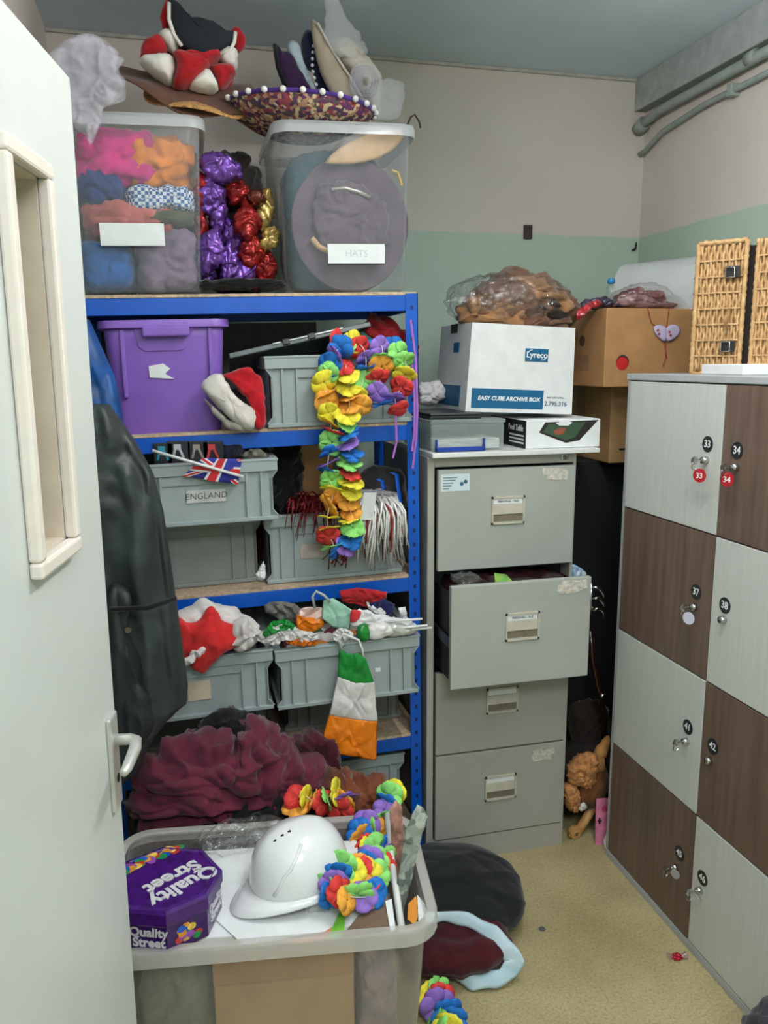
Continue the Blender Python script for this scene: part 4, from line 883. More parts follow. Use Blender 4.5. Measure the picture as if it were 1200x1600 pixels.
# Irish tricolour hanging as a long bag
M_ig = mat('glossy_green_film', (22, 138, 52), .25, var=.15, vs=20, bump=.5, bs=35, bd=.004); M_iw = mat('glossy_white_film', (220, 216, 214), .25, var=.08, vs=20, bump=.5, bs=35, bd=.004); M_io = mat('glossy_orange_film', (240, 128, 24), .25, var=.12, vs=20, bump=.5, bs=35, bd=.004)
YI = 2.095
t = thing('irish_flag', 'glossy green white and orange flag hanging in front of the crate', 'flag', at(545, 1190, YI))
for nm, pts, m, sd in (('green_band', [(530, 1014), (545, 1022), (560, 1020), (572, 1030), (584, 1066), (556, 1068), (528, 1058)], M_ig, 3), ('white_band', [(528, 1057), (556, 1067), (585, 1065), (590, 1128), (550, 1124), (514, 1118)], M_iw, 4), ('orange_band', [(514, 1117), (550, 1123), (590, 1127), (588, 1188), (540, 1180), (498, 1174)], M_io, 5)):
    b = NB(); puff(b, pts, YI, .003, .006, 17, 3, 14, 96, corner=True, rag=True, st=(1, 1, .6)); obj(nm, b, m, t, True)
b = NB(); tube(b, [at(*q, YI) for q in ((534, 1014), (530, 1000), (536, 990), (560, 1000), (566, 1014), (568, 1028))], .0035, 6); obj('white_string', b, M_white, t, True)
# flags and sticks in the crate
def pf(name, label, cat, pts, Y, th, m, sd, group=None, amp=.012, parts=None, rag=True):
    b = NB(); puff(b, pts, Y, th*.5, amp, 22, sd, 12, 84, rag=rag, corner=rag); 
    return tag(obj(name, b, m, smooth=True), label, cat, group)
pf('paper_flag', 'pale mint green paper flag standing among the Irish flags', 'flag', [(505, 938), (520, 934), (552, 954), (546, 984), (520, 980), (503, 966)], 2.16, .006, mat('mint_film', (160, 204, 184), .4, var=.08), 3, amp=.003)
t = thing('paper_flag', 'small orange and pink paper flag next to the mint flag', 'flag', at(485, 992, 2.18))
b = NB(); puff(b, [(463, 960), (472, 962), (504, 968), (500, 982), (470, 992), (464, 980)], 2.17, .004, .010, 18, 4, 10, 60, rag=True); obj('orange_half', b, M_io, t, True)
b = NB(); puff(b, [(466, 960), (476, 948), (504, 950), (505, 968), (484, 970)], 2.175, .004, .010, 18, 5, 10, 60, rag=True); obj('pink_half', b, mat('pale_pink_film', (232, 196, 188), .4), t, True)
t = thing('paper_flag', 'white and red rolled flag with sticks pointing right over the crate', 'flag', at(600, 985, 2.14))
b = NB(); puff(b, [(556, 955), (575, 955), (630, 968), (650, 978), (630, 984), (580, 976), (548, 974)], 2.14, .008, .009, 22, 6, 12, 84); obj('white_roll', b, M_fw, t, True)
b = NB(); puff(b, [(550, 954), (564, 956), (560, 968), (548, 970)], 2.125, .006, .003, 18, 7, 5, 30); obj('red_patch', b, M_fr, t, True)
for i, (pa, pb) in enumerate((((560, 990), (675, 981)), ((590, 972), (660, 967)), ((600, 984), (668, 977)))): tag(obj('flag_stick', tube(NB(), [at(*pa, 2.145-.006*i), at(*pb, 2.10-.006*i)], .0035, 7), M_white, smooth=True), ('lowest and longest', 'uppermost', 'middle')[i]+' white plastic flag stick poking out past the blue post', 'stick', 'white flag sticks in the Irish crate')
t = thing('rolled_flags', 'roll of green white and orange flags in clear film', 'flag', at(600, 992, 2.14))
for nm, pts, m, sd in (('green_roll', [(560, 978), (576, 976), (576, 998), (560, 1000)], M_ig, 3), ('white_roll', [(576, 976), (606, 974), (618, 984), (606, 994), (576, 998)], M_iw, 4), ('end_roll', [(606, 974), (640, 978), (655, 984), (640, 990), (608, 995)], mat('silver_film', (200, 200, 196), .2, .3), 5)):
    b = NB(); puff(b, pts, 2.125, .016, .004, 20, sd, 6, 40); obj(nm, b, m, t, True)
pf('union_cloth', 'red and navy union flag cloth at the back of the Irish crate', 'flag', [(530, 924), (560, 918), (605, 924), (600, 948), (585, 954), (560, 944), (534, 940)], 2.22, .02, cloth('union_red', (186, 34, 40)), 5)
t = thing('union_cloth', 'white edged blue union flag corner beside the red flag cloth', 'flag', at(600, 962, 2.2))
for nm, pts, m, sd in (('blue_corner', [(576, 942), (600, 935), (618, 945), (610, 962), (585, 958)], cloth('union_navy', (40, 44, 96)), 3), ('white_edge', [(572, 940), (596, 950), (608, 962), (600, 964), (576, 952)], M_fw, 4), ('white_end', [(622, 950), (634, 948), (636, 966), (626, 968)], M_fw, 6)):
    b = NB(); puff(b, pts, 2.19, .003, .008, 20, sd, 8, 48, rag=True, corner=True); obj(nm, b, m, t, True)
pf('grey_cloth', 'grey ribbed cloth at the back of the Irish crate', 'cloth', [(412, 946), (430, 938), (460, 942), (472, 952), (470, 968), (440, 970), (414, 956)], 2.24, .03, cloth('mid_grey_cloth', (120, 116, 112)), 7)
t = thing('film_bundle', 'crumpled green and white film flags at the left end of the Irish crate', 'flag', at(430, 1000, 2.13))
for nm, pts, m, sd in (('white_film', [(402, 1000), (412, 985), (440, 974), (475, 985), (500, 992), (480, 1002), (440, 1000), (430, 1008)], M_iw, 3), ('green_film', [(410, 990), (425, 972), (450, 968), (462, 982), (440, 986), (420, 996)], M_ig, 4), ('orange_film', [(446, 1002), (458, 998), (490, 1000), (492, 1008), (460, 1008)], M_io, 5), ('white_knot', [(520, 990), (535, 980), (552, 990), (545, 1004), (528, 1006)], M_iw, 6)):
    b = NB(); puff(b, pts, 2.125, .005, .014, 26, sd, 12, 84, rag=True); obj(nm, b, m, t)
b = NB(); tube(b, [at(*q, 2.15) for q in ((492, 950), (488, 932), (494, 924), (506, 930), (516, 940))], .004, 7); tag(obj('plastic_loop', b, plas('pale_grey_plastic', (180, 184, 182)), smooth=True), 'pale curved plastic loop above the Irish crate', 'loop')
b = NB(); blob(b, RKM @ V((xf0+.03, YF4-RB.y+.03, zf0+.012)), RKM @ V((xf1-.03, YF4-RB.y+.36, zf1-.005)), 6, .02, 14, 9, 5); tag(obj('bunting_heap', b, voro('mixed_bunting', [(0, (210, 206, 200)), (.35, (60, 110, 70)), (.55, (206, 130, 60)), (.75, (120, 50, 60)), (.88, (80, 76, 110))], 24), smooth=True), 'heap of mixed bunting filling the Irish flag crate', 'bunting')
b = NB(); blob(b, RKM @ V((xe0+.03, YF4-RB.y+.05, ze0_+.012)), RKM @ V((xe1-.03, YF4-RB.y+.36, ze1_-.002)), 6, .02, 14, 10, 4); tag(obj('cloth_heap', b, M_choc, smooth=True), 'dark cloth filling the crate under the red and white flag', 'cloth')

# ================================================================== bottom shelf and the heap in front of it
YI5 = 2.30
xi0 = loc(420, 1210, YI5)[0]; xi1 = loc(632, 1200, YI5)[0]; zi1 = loc(632, 1176, YI5)[1]
crate('grey crate on the bottom shelf behind the brown cloth', xi0, xi1, YI5, SH[4]+.010, zi1, .34)
b = NB(); a = at(205, 1300, 2.0); c = at(520, 1300, 2.0)
blob(b, (a.x-.02, 1.86, 0), (c.x-.005, 2.235, at(350, 1296, 1.95).z), 4, .03, 7, 51, 5); tag(obj('bin_bag', b, mat('black_bin_bag', (20, 22, 24), .35, var=.2, bump=.3, bs=30), smooth=True), 'black bin bag full of clothes under the burgundy cloth', 'bag')
t = thing('burgundy_cloth', 'crumpled burgundy cloth heaped in front of the bottom shelves', 'cloth', at(350, 1300, 2.0))
M_bur = cloth('burgundy_cotton', (104, 38, 58), .22)
b = NB(); puff(b, [(206, 1250), (214, 1210), (250, 1178), (300, 1160), (345, 1152), (372, 1158), (392, 1136), (420, 1142), (440, 1165), (470, 1175), (500, 1200), (505, 1232), (470, 1246), (420, 1262), (350, 1280), (300, 1296), (240, 1296), (212, 1278)], 2.03, .12, .034, 7.5, 52, 34, 260, back=.9, st=(.8, 1, 1.5)); obj('main_heap', b, M_bur, t, True)
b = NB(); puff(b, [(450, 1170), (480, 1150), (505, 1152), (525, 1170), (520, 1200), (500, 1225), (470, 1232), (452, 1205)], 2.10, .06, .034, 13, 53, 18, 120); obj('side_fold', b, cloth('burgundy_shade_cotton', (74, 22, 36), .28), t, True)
b = NB(); puff(b, [(300, 1160), (320, 1130), (350, 1116), (385, 1122), (405, 1132), (400, 1150), (360, 1158), (330, 1172)], 2.09, .04, .024, 13, 54, 14, 100); tag(obj('black_cloth', b, M_dark, smooth=True), 'black cloth tucked behind the burgundy heap', 'cloth')
b = NB(); puff(b, [(330, 1285), (380, 1262), (430, 1250), (480, 1240), (500, 1250), (470, 1290), (420, 1312), (350, 1312), (300, 1306)], 1.93, .04, .026, 14, 55, 16, 110); tag(obj('black_garment', b, M_dark, smooth=True), 'black garment below the burgundy cloth behind the hard hat', 'garment')
t = thing('brown_cloth', 'crumpled rust brown cloth behind the garland near the bottom crate', 'cloth', at(540, 1300, 2.0))
b = NB(); puff(b, [(510, 1220), (525, 1206), (545, 1212), (556, 1228), (580, 1228), (605, 1232), (612, 1250), (600, 1280), (570, 1300), (530, 1300), (512, 1270)], 1.99, .06, .032, 13, 56, 18, 120); obj('fold', b, cloth('rust_cotton', (124, 66, 40), .28), t, True)
b = NB(); blob(b, (at(505, 1300, 1.99).x, 1.95, 0), (at(605, 1300, 1.99).x, 2.20, at(540, 1275, 1.99).z), 4, .02, 9, 57, 4); tag(obj('cloth_sack', b, cloth('dark_sack', (44, 34, 32)), smooth=True), 'dark sack on the floor under the rust brown cloth', 'sack')
b = NB(); puff(b, [(590, 1232), (604, 1228), (610, 1240), (598, 1256), (588, 1248)], 1.90, .012, .006, 20, 5, 6, 40); tag(obj('cloth_corner', b, M_dark, smooth=True), 'small black cloth corner beside the rust brown cloth', 'cloth')
# ================================================================== big clear tub in the foreground
FT = V((.445, 1.337, 0)); TX = V((.9911, -.1328, 0)); TY = V((.1328, .9911, 0)); RZ = .50
TM = Matrix(((TX.x, TY.x, 0, FT.x), (TX.y, TY.y, 0, FT.y), (0, 0, 1, 0), (0, 0, 0, 1)))
t = thing('storage_tub', 'large clear tub in the foreground holding a hard hat and a sweet tin', 'tub', TM @ V((-.29, .2, 0)))
M_tub2 = clear('cloudy_tub_plastic', (206, 202, 196), .11, .2, .8); M_rim2 = clear('cloudy_tub_rim', (226, 222, 216), .36, .22)
tub(t, -.665, -.02, .02, .40, .002, RZ, .03, M_tub2, M_rim2, TM, r=.05, lip=.020, skirt=.034)
def TL(px, py, z): p = TM.inverted() @ atz(px, py, z); return p
# cardboard box inside
t = thing('cardboard_box', 'brown cardboard box inside the large clear tub', 'box', TM @ V((-.28, .2, .01)))
a = TM.inverted() @ at(330, 1560, 1.42); c = TM.inverted() @ at(556, 1560, 1.38)
obj('carton', box(NB(), (a.x, .070, .012), (c.x, .33, .455), TM, bev=.003), M_card2, t)
obj('flap', box(NB(), (a.x, .065, .36), (c.x, .0695, .455), TM), M_card, t)
local = lambda nm, lab, cat, lo, hi, m, sd, e=5, amp=.015: tag(obj(nm, blob(NB(), lo, hi, e, amp, 11, sd, 5, (1, 1, 1), True, TM), m, smooth=True), lab, cat)
local('packed_cloth', 'pale mauve cloth packed at the right end of the big tub', 'cloth', (c.x+.008, .065, .02), (-.075, .33, .452), cloth('pale_mauve_cloth', (150, 128, 128)), 61)
local('packed_cloth', 'olive grey cloth packed at the left, door side end of the big tub', 'cloth', (-.61, .065, .02), (a.x-.008, .33, .455), cloth('olive_grey_cloth', (128, 126, 104)), 62)
obj_ = tag(obj('white_box_lid', box(NB(), (-.62, .052, .458), (-.14, .345, .482), TM, bev=.003), M_paper), 'flat white box lid on top of the big tub contents', 'box')
ZP = .4825
def quad(name, label, cat, pts, z, th, m, group=None):
    b = NB(); P = [atz(*q, z) for q in pts]; ring_faces(b, [[p+V((0, 0, -th)) for p in P], P]); return tag(obj(name, b, m), label, cat, group)
quad('white_paper', 'white paper sheet sliding off the box lid beside the garland', 'paper', [(440, 1368), (545, 1400), (528, 1452), (380, 1476), (330, 1430)], ZP+.003, .0012, M_paper)
quad('orange_card', 'orange card under the white paper at the tub rim', 'card', [(440, 1470), (500, 1462), (508, 1455), (520, 1448), (524, 1464), (470, 1474)], ZP+.0055, .001, mat('orange_card', (222, 132, 90), .7))
quad('green_card', 'lime green card edge under the white paper', 'card', [(512, 1466), (532, 1420), (540, 1424), (538, 1452), (530, 1466)], ZP+.007, .001, mat('lime_card', (120, 196, 60), .7))
t = thing('cardboard_folder', 'brown cardboard folder lying open at the tub end', 'folder', atz(580, 1450, ZP))
b = NB(); P = [atz(*q, .492) for q in ((532, 1466), (560, 1430), (606, 1405), (622, 1452), (600, 1456))]; ring_faces(b, [[p+V((0, 0, -.008)) for p in P], P]); obj('cover', b, mat('dark_card', (116, 92, 76), .8), t)
b = NB(); P = [atz(*q, .496) for q in ((602, 1408), (612, 1404), (618, 1452), (610, 1454))]; ring_faces(b, [[p+V((0, 0, -.003)) for p in P], P]); obj('page_edge', b, M_paper, t)
# sweet tin
TZ0, TZ1 = .484, .580
tc = atz(258, 1376, TZ1-.01); ang0 = math.radians(1.5)
M_pur = mat('purple_tin_lacquer', (70, 20, 116), .25, var=.25, vs=60, coat=.4); M_pur2 = mat('deep_purple_tin_lacquer', (58, 14, 98), .28, var=.2, vs=60, coat=.4)
t = thing('sweet_tin', 'octagonal purple sweet tin on the white box lid', 'tin', (tc.x, tc.y, TZ0))
def octo(r, z): return [V((tc.x+r*math.cos(ang0+k*PI/4), tc.y+r*math.sin(ang0+k*PI/4), z)) for k in range(8)]
Rt = .112
b = NB(); ring_faces(b, [octo(Rt-.006, TZ0), octo(Rt-.003, TZ0+.004), octo(Rt-.003, TZ1-.03)]); obj('tin_body', b, M_pur2, t)
lid = obj('lid', ring_faces(b := NB(), [octo(Rt, TZ1-.034), octo(Rt+.001, TZ1-.032), octo(Rt+.001, TZ1-.008), octo(Rt-.004, TZ1-.002), octo(Rt-.012, TZ1), octo(Rt-.016, TZ1-.002)]) and b, M_pur, t)
M_silv = mat('silver_print', (214, 210, 216), .4, var=.05)
pQ, pS = atz(322, 1356, TZ1), atz(240, 1400, TZ1); dr = (pS-pQ).normalized(); upv = V((0, 0, 1)).cross(dr)
cen = (pQ+pS)/2 + V((0, 0, .0006)); cen.z = TZ1-.0010
text('lid_lettering', 'Quality', .050, frame(cen+upv*.012, dr, upv), M_silv, lid, .0006, bold=.0016)
text('lid_lettering', 'Street', .048, frame(cen-upv*.028, dr, upv), M_silv, lid, .0006, bold=.0016)
SWC = [(226, 150, 50), (30, 90, 190), (40, 150, 80), (206, 60, 50), (236, 200, 80), (160, 80, 180)]
swm = [mat('sweet_print_%d' % i, c, .35, var=.2, vs=90) for i, c in enumerate(SWC)]
R_ = random.Random(4)
for k in range(26):
    u = k/25; p = tc + dr*lerp(-.085, .085, u) - upv*(.062+R_.uniform(0, .028)*(1-abs(2*u-1)*.8))
    if (V((p.x, p.y, 0))-V((tc.x, tc.y, 0))).length > .098: continue
    b = NB(); lathe(b, [(.0125, 0), (.0125, .0006)], rotm((p.x, p.y, TZ1-.0015+.00004*k), R_.uniform(0, 3)), 9, sx=1.2, sy=.8); obj('printed_sweet', b, swm[k % 6], lid)
faces = [(octo(Rt-.003, 0)[k], octo(Rt-.003, 0)[(k+1) % 8]) for k in range(8)]
def fside(k):
    a, c = faces[k]; m = (a+c)/2; n = V((m.x-tc.x, m.y-tc.y, 0)).normalized(); r = V((-n.y, n.x, 0)); return m, n, r
ks = sorted(range(8), key=lambda k: -fside(k)[1].dot(V((.05, -1, 0))))
kf = ks[0]; m, n, r = fside(kf); zc = TZ0+.036
# front faces: lettering, sweets, lettering
order = sorted(ks[:3], key=lambda k: fside(k)[1].x)
for k, what in zip(order, ('t', 's', 't')):
    pass
def lettering(k, sz=.026):
    m, n, r = fside(k); pos = m+n*.0006+r*.005
    text('side_lettering', 'Quality', sz, frame((pos.x, pos.y, zc+sz*.42), r, (0, 0, 1)), M_silv, t, .0005, bold=.0008); text('side_lettering', 'Street', sz, frame((pos.x, pos.y, zc-sz*.42), r, (0, 0, 1)), M_silv, t, .0005, bold=.0008)
def sweets(k):
    m, n, r = fside(k)
    for i in range(14):
        uu, vv = R_.uniform(-1, 1), R_.uniform(0, 1); p = m + n*(.0004+.00003*i) + r*(uu*.024*(1-vv*.6)); b = NB()
        lathe(b, [(.0075, 0), (.0075, .0006)], frame((p.x, p.y, TZ0+.014+vv*.044), r, (0, 0, 1)), 9, sx=1.2); obj('printed_sweet', b, swm[i % 6], t)
lettering(order[0]); sweets(order[1]); lettering(order[2], .024)
kn = (order[2]+1) % 8; lettering(kn, .026)
# clear bag behind the tin
b = NB(); blob(b, TM @ V((-.50, .30, .484)), TM @ V((-.30, .385, .55)), 2.4, .014, 14, 71, 5, clamp=False); tag(obj('plastic_bag', b, M_bag, smooth=True), 'crinkled clear plastic bag behind the sweet tin', 'bag')
b = NB(); puff(b, [(478, 1420), (500, 1398), (530, 1410), (530, 1430), (505, 1440), (490, 1452), (480, 1440)], 1.47, .008, .008, 22, 3, 6, 40); tag(obj('plastic_film', b, clear('frosted_film', (226, 230, 226), .35, .4, .3)), 'frosted plastic film scrap in front of the hard hat', 'film')
# hard hat
HC = atz(470, 1372, .505); pk = V((-.94, -.34, 0)).normalized(); pkx = V((-pk.y, pk.x, 0))
HM = Matrix(((pk.x, pkx.x, 0, HC.x), (pk.y, pkx.y, 0, HC.y), (0, 0, 1, .503), (0, 0, 0, 1))) @ Matrix.Rotation(.05, 4, 'Y') @ Matrix.Rotation(.10, 4, 'X')
M_hh = mat('glossy_white_shell', (230, 230, 232), .18, var=.01, coat=.5)
t = thing('hard_hat', 'white safety hard hat on the white paper in the big tub', 'helmet', (HC.x, HC.y, .485))
b = NB(); A_, B_, H_ = .108, .096, .118
def dome(th, ph):   # th around, ph 0 base .. pi/2 top
    r = math.cos(ph)**.80; z = math.sin(ph)**.90
    x, y = A_*r*math.cos(th), B_*r*math.sin(th); k = 1
    ridge = .005*math.exp(-(y/.022)**2)*math.sin(min(1, ph*1.2)*PI/2)
    return V((x*k, y*k, H_*z+ridge+.008))
NR = 18
rings = [[HM @ dome(2*PI*k/64, (PI/2)*i/NR*.995) for k in range(64)] for i in range(NR+1)]
ring_faces(b, rings, True, False, True); obj('shell', b, M_hh, t, True, sol=.003)
b = NB(); rg = []
for o, z in ((-.004, .016), (.004, .014), (.010, .006), (.010, .002), (-.004, .002)):
    rg.append([HM @ V(((A_+o+(.042 if o > .005 else .012 if o > 0 else 0)*max(0, math.cos(a))**2.2)*math.cos(a), (B_+o+.0*a)*math.sin(a), z-(.010*max(0, math.cos(a))**2 if o > .005 else 0))) for a in [2*PI*k/64 for k in range(64)]])
rg.append(rg[0]); ring_faces(b, rg, True, False, False); obj('brim', b, M_hh, t, True)
for sgn in (1, -1):
    b = NB(); tube(b, [HM @ (dome(sgn*th, ph)*1.003) for th, ph in ((.62, .12), (.75, .25), (.85, .42), (1.0, .55), (1.15, .75), (1.35, 1.0))], .004, 8); obj('side_rib', b, M_hh, t, True)
b = NB()
for th, ph in ((-.62, .98), (-.82, 1.02), (-1.05, 1.05)): pass
for (x, y) in ((428, 1314), (438, 1306), (450, 1300)):
    best = None
    for sgn in (1, -1):
        for i in range(5, 40):
            for j in range(60):
                q = HM @ dome(sgn*j*.0524, i*.038); d = q-O0; dz = d.dot(FW); u_, v_ = 600+FPX*d.dot(RT)/dz, 800-FPX*d.dot(UP)/dz
                e_ = (u_-x)**2+(v_-y)**2+ (dz*30)**1
                if best is None or e_ < best[0]: best = (e_, q)
    q = best[1]; nn = (q-(HM @ V((0, 0, .03)))).normalized(); obj('vent_slot', box(NB(), (-.007, -.0022, -.003), (.007, .0022, .0012), frame(q, (.8, -.2, .55), nn.cross(V((.8, -.2, .55)))), bev=.001), M_ink, t)
# garlands in the tub
lei('flower garland heaped beside and in front of the hard hat', path_px([(618, 1236, 1.80), (598, 1254, 1.78), (606, 1282, 1.75), (588, 1300, 1.73), (572, 1284, 1.74), (562, 1308, 1.70), (582, 1328, 1.66), (604, 1330, 1.64), (600, 1356, 1.58), (580, 1345, 1.56), (556, 1362, 1.50), (536, 1356, 1.49), (520, 1380, 1.46), (510, 1392, 1.46), (535, 1398, 1.43), (560, 1402, 1.43), (585, 1398, 1.45), (572, 1380, 1.48), (590, 1368, 1.5)], 1.6), .020, 0, 12, 'ygbpgbrogpbor', tilt=.9, scale=.80)
lei('flower garland on the rust brown cloth behind the hard hat', path_px([(462, 1262, 1.88), (476, 1244, 1.88), (495, 1256, 1.87), (512, 1246, 1.87), (528, 1236, 1.88), (540, 1256, 1.87), (524, 1264, 1.87)], 1.87), .022, 3, 14, 'gyporyor', scale=.9)
lei('flower garland lying on the floor by the big tub', [V(p) for p in (atz(672, 1560, .035), atz(690, 1552, .05), atz(686, 1580, .035), atz(706, 1590, .03), atz(694, 1608, .03), atz(676, 1598, .03))], .024, 1, 15, 'bygrpb', scale=1.0)
# rod, scarf, pink bag, leopard card
tag(obj('white_rod', tube(NB(), [at(605, 1272, 1.74), at(614, 1360, 1.56), at(628, 1452, 1.42)], .0075, 12), M_white, smooth=True), 'white plastic rod standing up out of the big tub', 'rod')
pf('lace_scarf', 'grey leaf patterned scarf draped on the corner of the big tub', 'scarf', [(652, 1256), (662, 1262), (668, 1275), (658, 1310), (650, 1345), (636, 1400), (628, 1436), (618, 1420), (620, 1380), (628, 1330), (636, 1290)], 1.52, .010, voro('leaf_lace', [(0, (150, 158, 150)), (.4, (112, 120, 114)), (.7, (176, 182, 172))], 55, .9), 9, amp=.005)
pf('wrapped_bundle', 'dusty pink wrapped bundle behind the white rod', 'bundle', [(608, 1262), (618, 1250), (628, 1260), (630, 1300), (628, 1350), (618, 1380), (612, 1330)], 1.62, .014, mat('dusty_pink_film', (196, 140, 128), .4, var=.3, vs=50), 10, amp=.005)
quad('leopard_card', 'orange and black spotted card in the corner of the big tub', 'card', [(638, 1412), (650, 1400), (656, 1420), (646, 1456), (636, 1452)], .47, .001, voro('leopard', [(0, (216, 140, 50)), (.7, (40, 28, 22))], 70))
quad('white_card', 'pale card propped in the corner of the big tub', 'card', [(652, 1398), (664, 1412), (668, 1430), (654, 1440)], .475, .001, M_paper)

# ================================================================== coats behind the door
def coat(name, label, pts, Y, xl, dep, m, seed, extra=None):
    """pts: (right edge pixel x, pixel y) from top to bottom"""
    t = thing(name, label, 'coat', V((xl, Y, at(*pts[-1], Y).z))); b = NB(); rings = []
    P = [at(*q, Y) for q in pts]; Q = []
    for i in range(len(P)-1):
        for s in range(8): Q.append(P[i].lerp(P[i+1], s/8))
    Q.append(P[-1])
    for i, p in enumerate(Q):
        w = (p.x-xl)/2; cx = xl+w; u = i/(len(Q)-1); ring = []
        for k in range(56):
            a = 2*PI*k/56; e = .55; ca, sa = math.cos(a), math.sin(a)
            x = cx+w*math.copysign(abs(ca)**.8, ca); y = Y+dep*math.copysign(abs(sa)**.7, sa)*(.55+.45*u)
            q = V((x, y, p.z)); f = crum(q, .045, 9, seed, (1, .5, .16))
            q.y += f*(1 if sa < 0 else .3)*(1-abs(ca)**6); q.x += f*.3*(1-abs(ca)); ring.append(q)
        rings.append(ring)
    ring_faces(b, rings); obj('coat_body', b, m, t, True)
    return t
M_coat = mat('black_green_coat_nylon', (48, 56, 55), .5, var=.25, vs=10, bump=.25, bs=40)
t = coat('waterproof_coat', 'black green waterproof coat hanging between the door and the rack', [(172, 632), (212, 690), (240, 740), (256, 800), (266, 870), (276, 940), (286, 1010), (294, 1070), (292, 1094), (268, 1112), (245, 1140), (214, 1196)], 1.92, -.345, .10, M_coat, 5)
b = NB(); puff(b, [(170, 925), (200, 920), (205, 980), (225, 1060), (240, 1130), (205, 1180), (180, 1190), (170, 1050)], 1.83, .035, .015, 10, 8, 9, 64, st=(1, 1, .4)); obj('sleeve', b, mat('black_coat_lining', (32, 36, 38), .55, var=.2), t, True)
b = NB(); tube(b, [at(276, 935, 1.80), at(230, 950, 1.79), at(172, 952, 1.79)], .006, 6); obj('seam', b, M_dark, t, True)
q = at(200, 984, 1.80); obj('stud', tube(NB(), [(q.x, 1.796, q.z), (q.x, 1.81, q.z)], .007, 12), M_brass, t)
t = coat('blue_jacket', 'blue padded jacket hanging behind the dark coat at the door', [(140, 500), (160, 545), (178, 585), (188, 620), (193, 660), (190, 700)], 2.05, -.345, .07, mat('blue_nylon', (10, 78, 150), .5, var=.3, vs=16, bump=.3, bs=40), 9)
for nm, lab, Yc, zt in (('coat_hook', 'chrome wall hook carrying the waterproof coat', 1.92, at(172, 632, 1.92).z), ('coat_hook', 'chrome wall hook carrying the blue jacket', 2.05, at(140, 500, 2.05).z)):
    tag(obj(nm, tube(NB(), [(XL, Yc, zt-.01), (XL+.03, Yc, zt-.01), (XL+.045, Yc, zt), (XL+.05, Yc, zt+.02)], .005, 8), M_chrome, smooth=True), lab, 'hook')

# ================================================================== floor
t = thing('costume_hood', 'black fabric hood with burgundy lining and white band lying on the floor', 'costume', (.70, 1.95, 0))
b = NB(); blob(b, (.46, 1.79, 0), (.905, 2.21, .145), 2.3, .008, 4, 81, 6); obj('outer_cloth', b, cloth('black_felt_cloth', (30, 32, 34), .2), t, True)
b = NB(); blob(b, (.50, 1.70, .001), (.80, 1.93, .115), 2.6, .012, 6, 82, 5); obj('lining', b, cloth('burgundy_lining', (72, 20, 28), .25), t, True)
PO = [(660, 1430, .135), (695, 1424, .14), (735, 1428, .138), (775, 1448, .125), (804, 1476, .095), (820, 1502, .062), (808, 1526, .022), (776, 1544, .010), (738, 1547, .008), (712, 1532, .012)]
PI_ = [(660, 1444, .115), (692, 1440, .118), (728, 1446, .116), (762, 1468, .10), (782, 1490, .078), (790, 1503, .055), (780, 1514, .040), (760, 1521, .036), (738, 1524, .034), (722, 1523, .032)]
PO = [atz(*q) for q in PO]; PI_ = [atz(*q) for q in PI_]
def fn(u, v):
    k = u*(len(PO)-1); i = min(int(k), len(PO)-2); f = k-i; a_ = PO[i].lerp(PO[i+1], f); c_ = PI_[i].lerp(PI_[i+1], f); p = a_.lerp(c_, v); p.z += .010*math.sin(v*PI)+.003*math.sin(u*40+v*3); p.z = max(p.z, .003); return p
obj('white_band', sheet(NB(), fn, 60, 8), mat('white_blue_towelling', (206, 220, 228), .9, c2=(176, 208, 222), vs=14, bump=.5, bs=120), t, True, sol=.005)
q = atz(1058, 1496, .004); t = thing('sweet_wrapper', 'small red and silver sweet wrapper on the floor by the lockers', 'wrapper', (q.x, q.y, 0))
obj('wrapped_middle', blob(NB(), (q.x-.015, q.y-.013, 0), (q.x+.015, q.y+.013, .014), 2.4, .004, 60, 3, 3), foil('red_wrapper_foil', (190, 40, 60)), t)
for s in (-1, 1): obj('twisted_end', lathe(NB(), [(.003, 0), (.010, .012), (.011, .013)], frame((q.x+s*.011, q.y+.004, .008), (0, 0, 1), (0, 1, 0)) if s < 0 else frame((q.x+s*.011, q.y-.004, .008), (0, 0, 1), (0, -1, 0)), 9), foil('silver_wrapper_foil', (214, 180, 186)), t)
q = atz(847, 1452, 0); tag(obj('coin', lathe(NB(), [(.009, .0005), (.010, .001), (.010, .002), (.008, .0026), (.0078, .0022)], rotm((q.x, q.y, 0)), 20), mat('dull_coin', (118, 124, 126), .4, .6)), 'small grey coin on the speckled floor', 'coin')
p = at(1175, 1575, 1.22); b = NB(); blob(b, (p.x-.04, 1.02, 0), (p.x+.27, 1.30, at(1195, 1558, 1.22).z+.015), 2.6, .03, 8, 84, 5); tag(obj('grey_bag', b, cloth('dark_grey_canvas', (60, 56, 62)), smooth=True), 'dark grey canvas bag at the near corner of the lockers', 'bag')

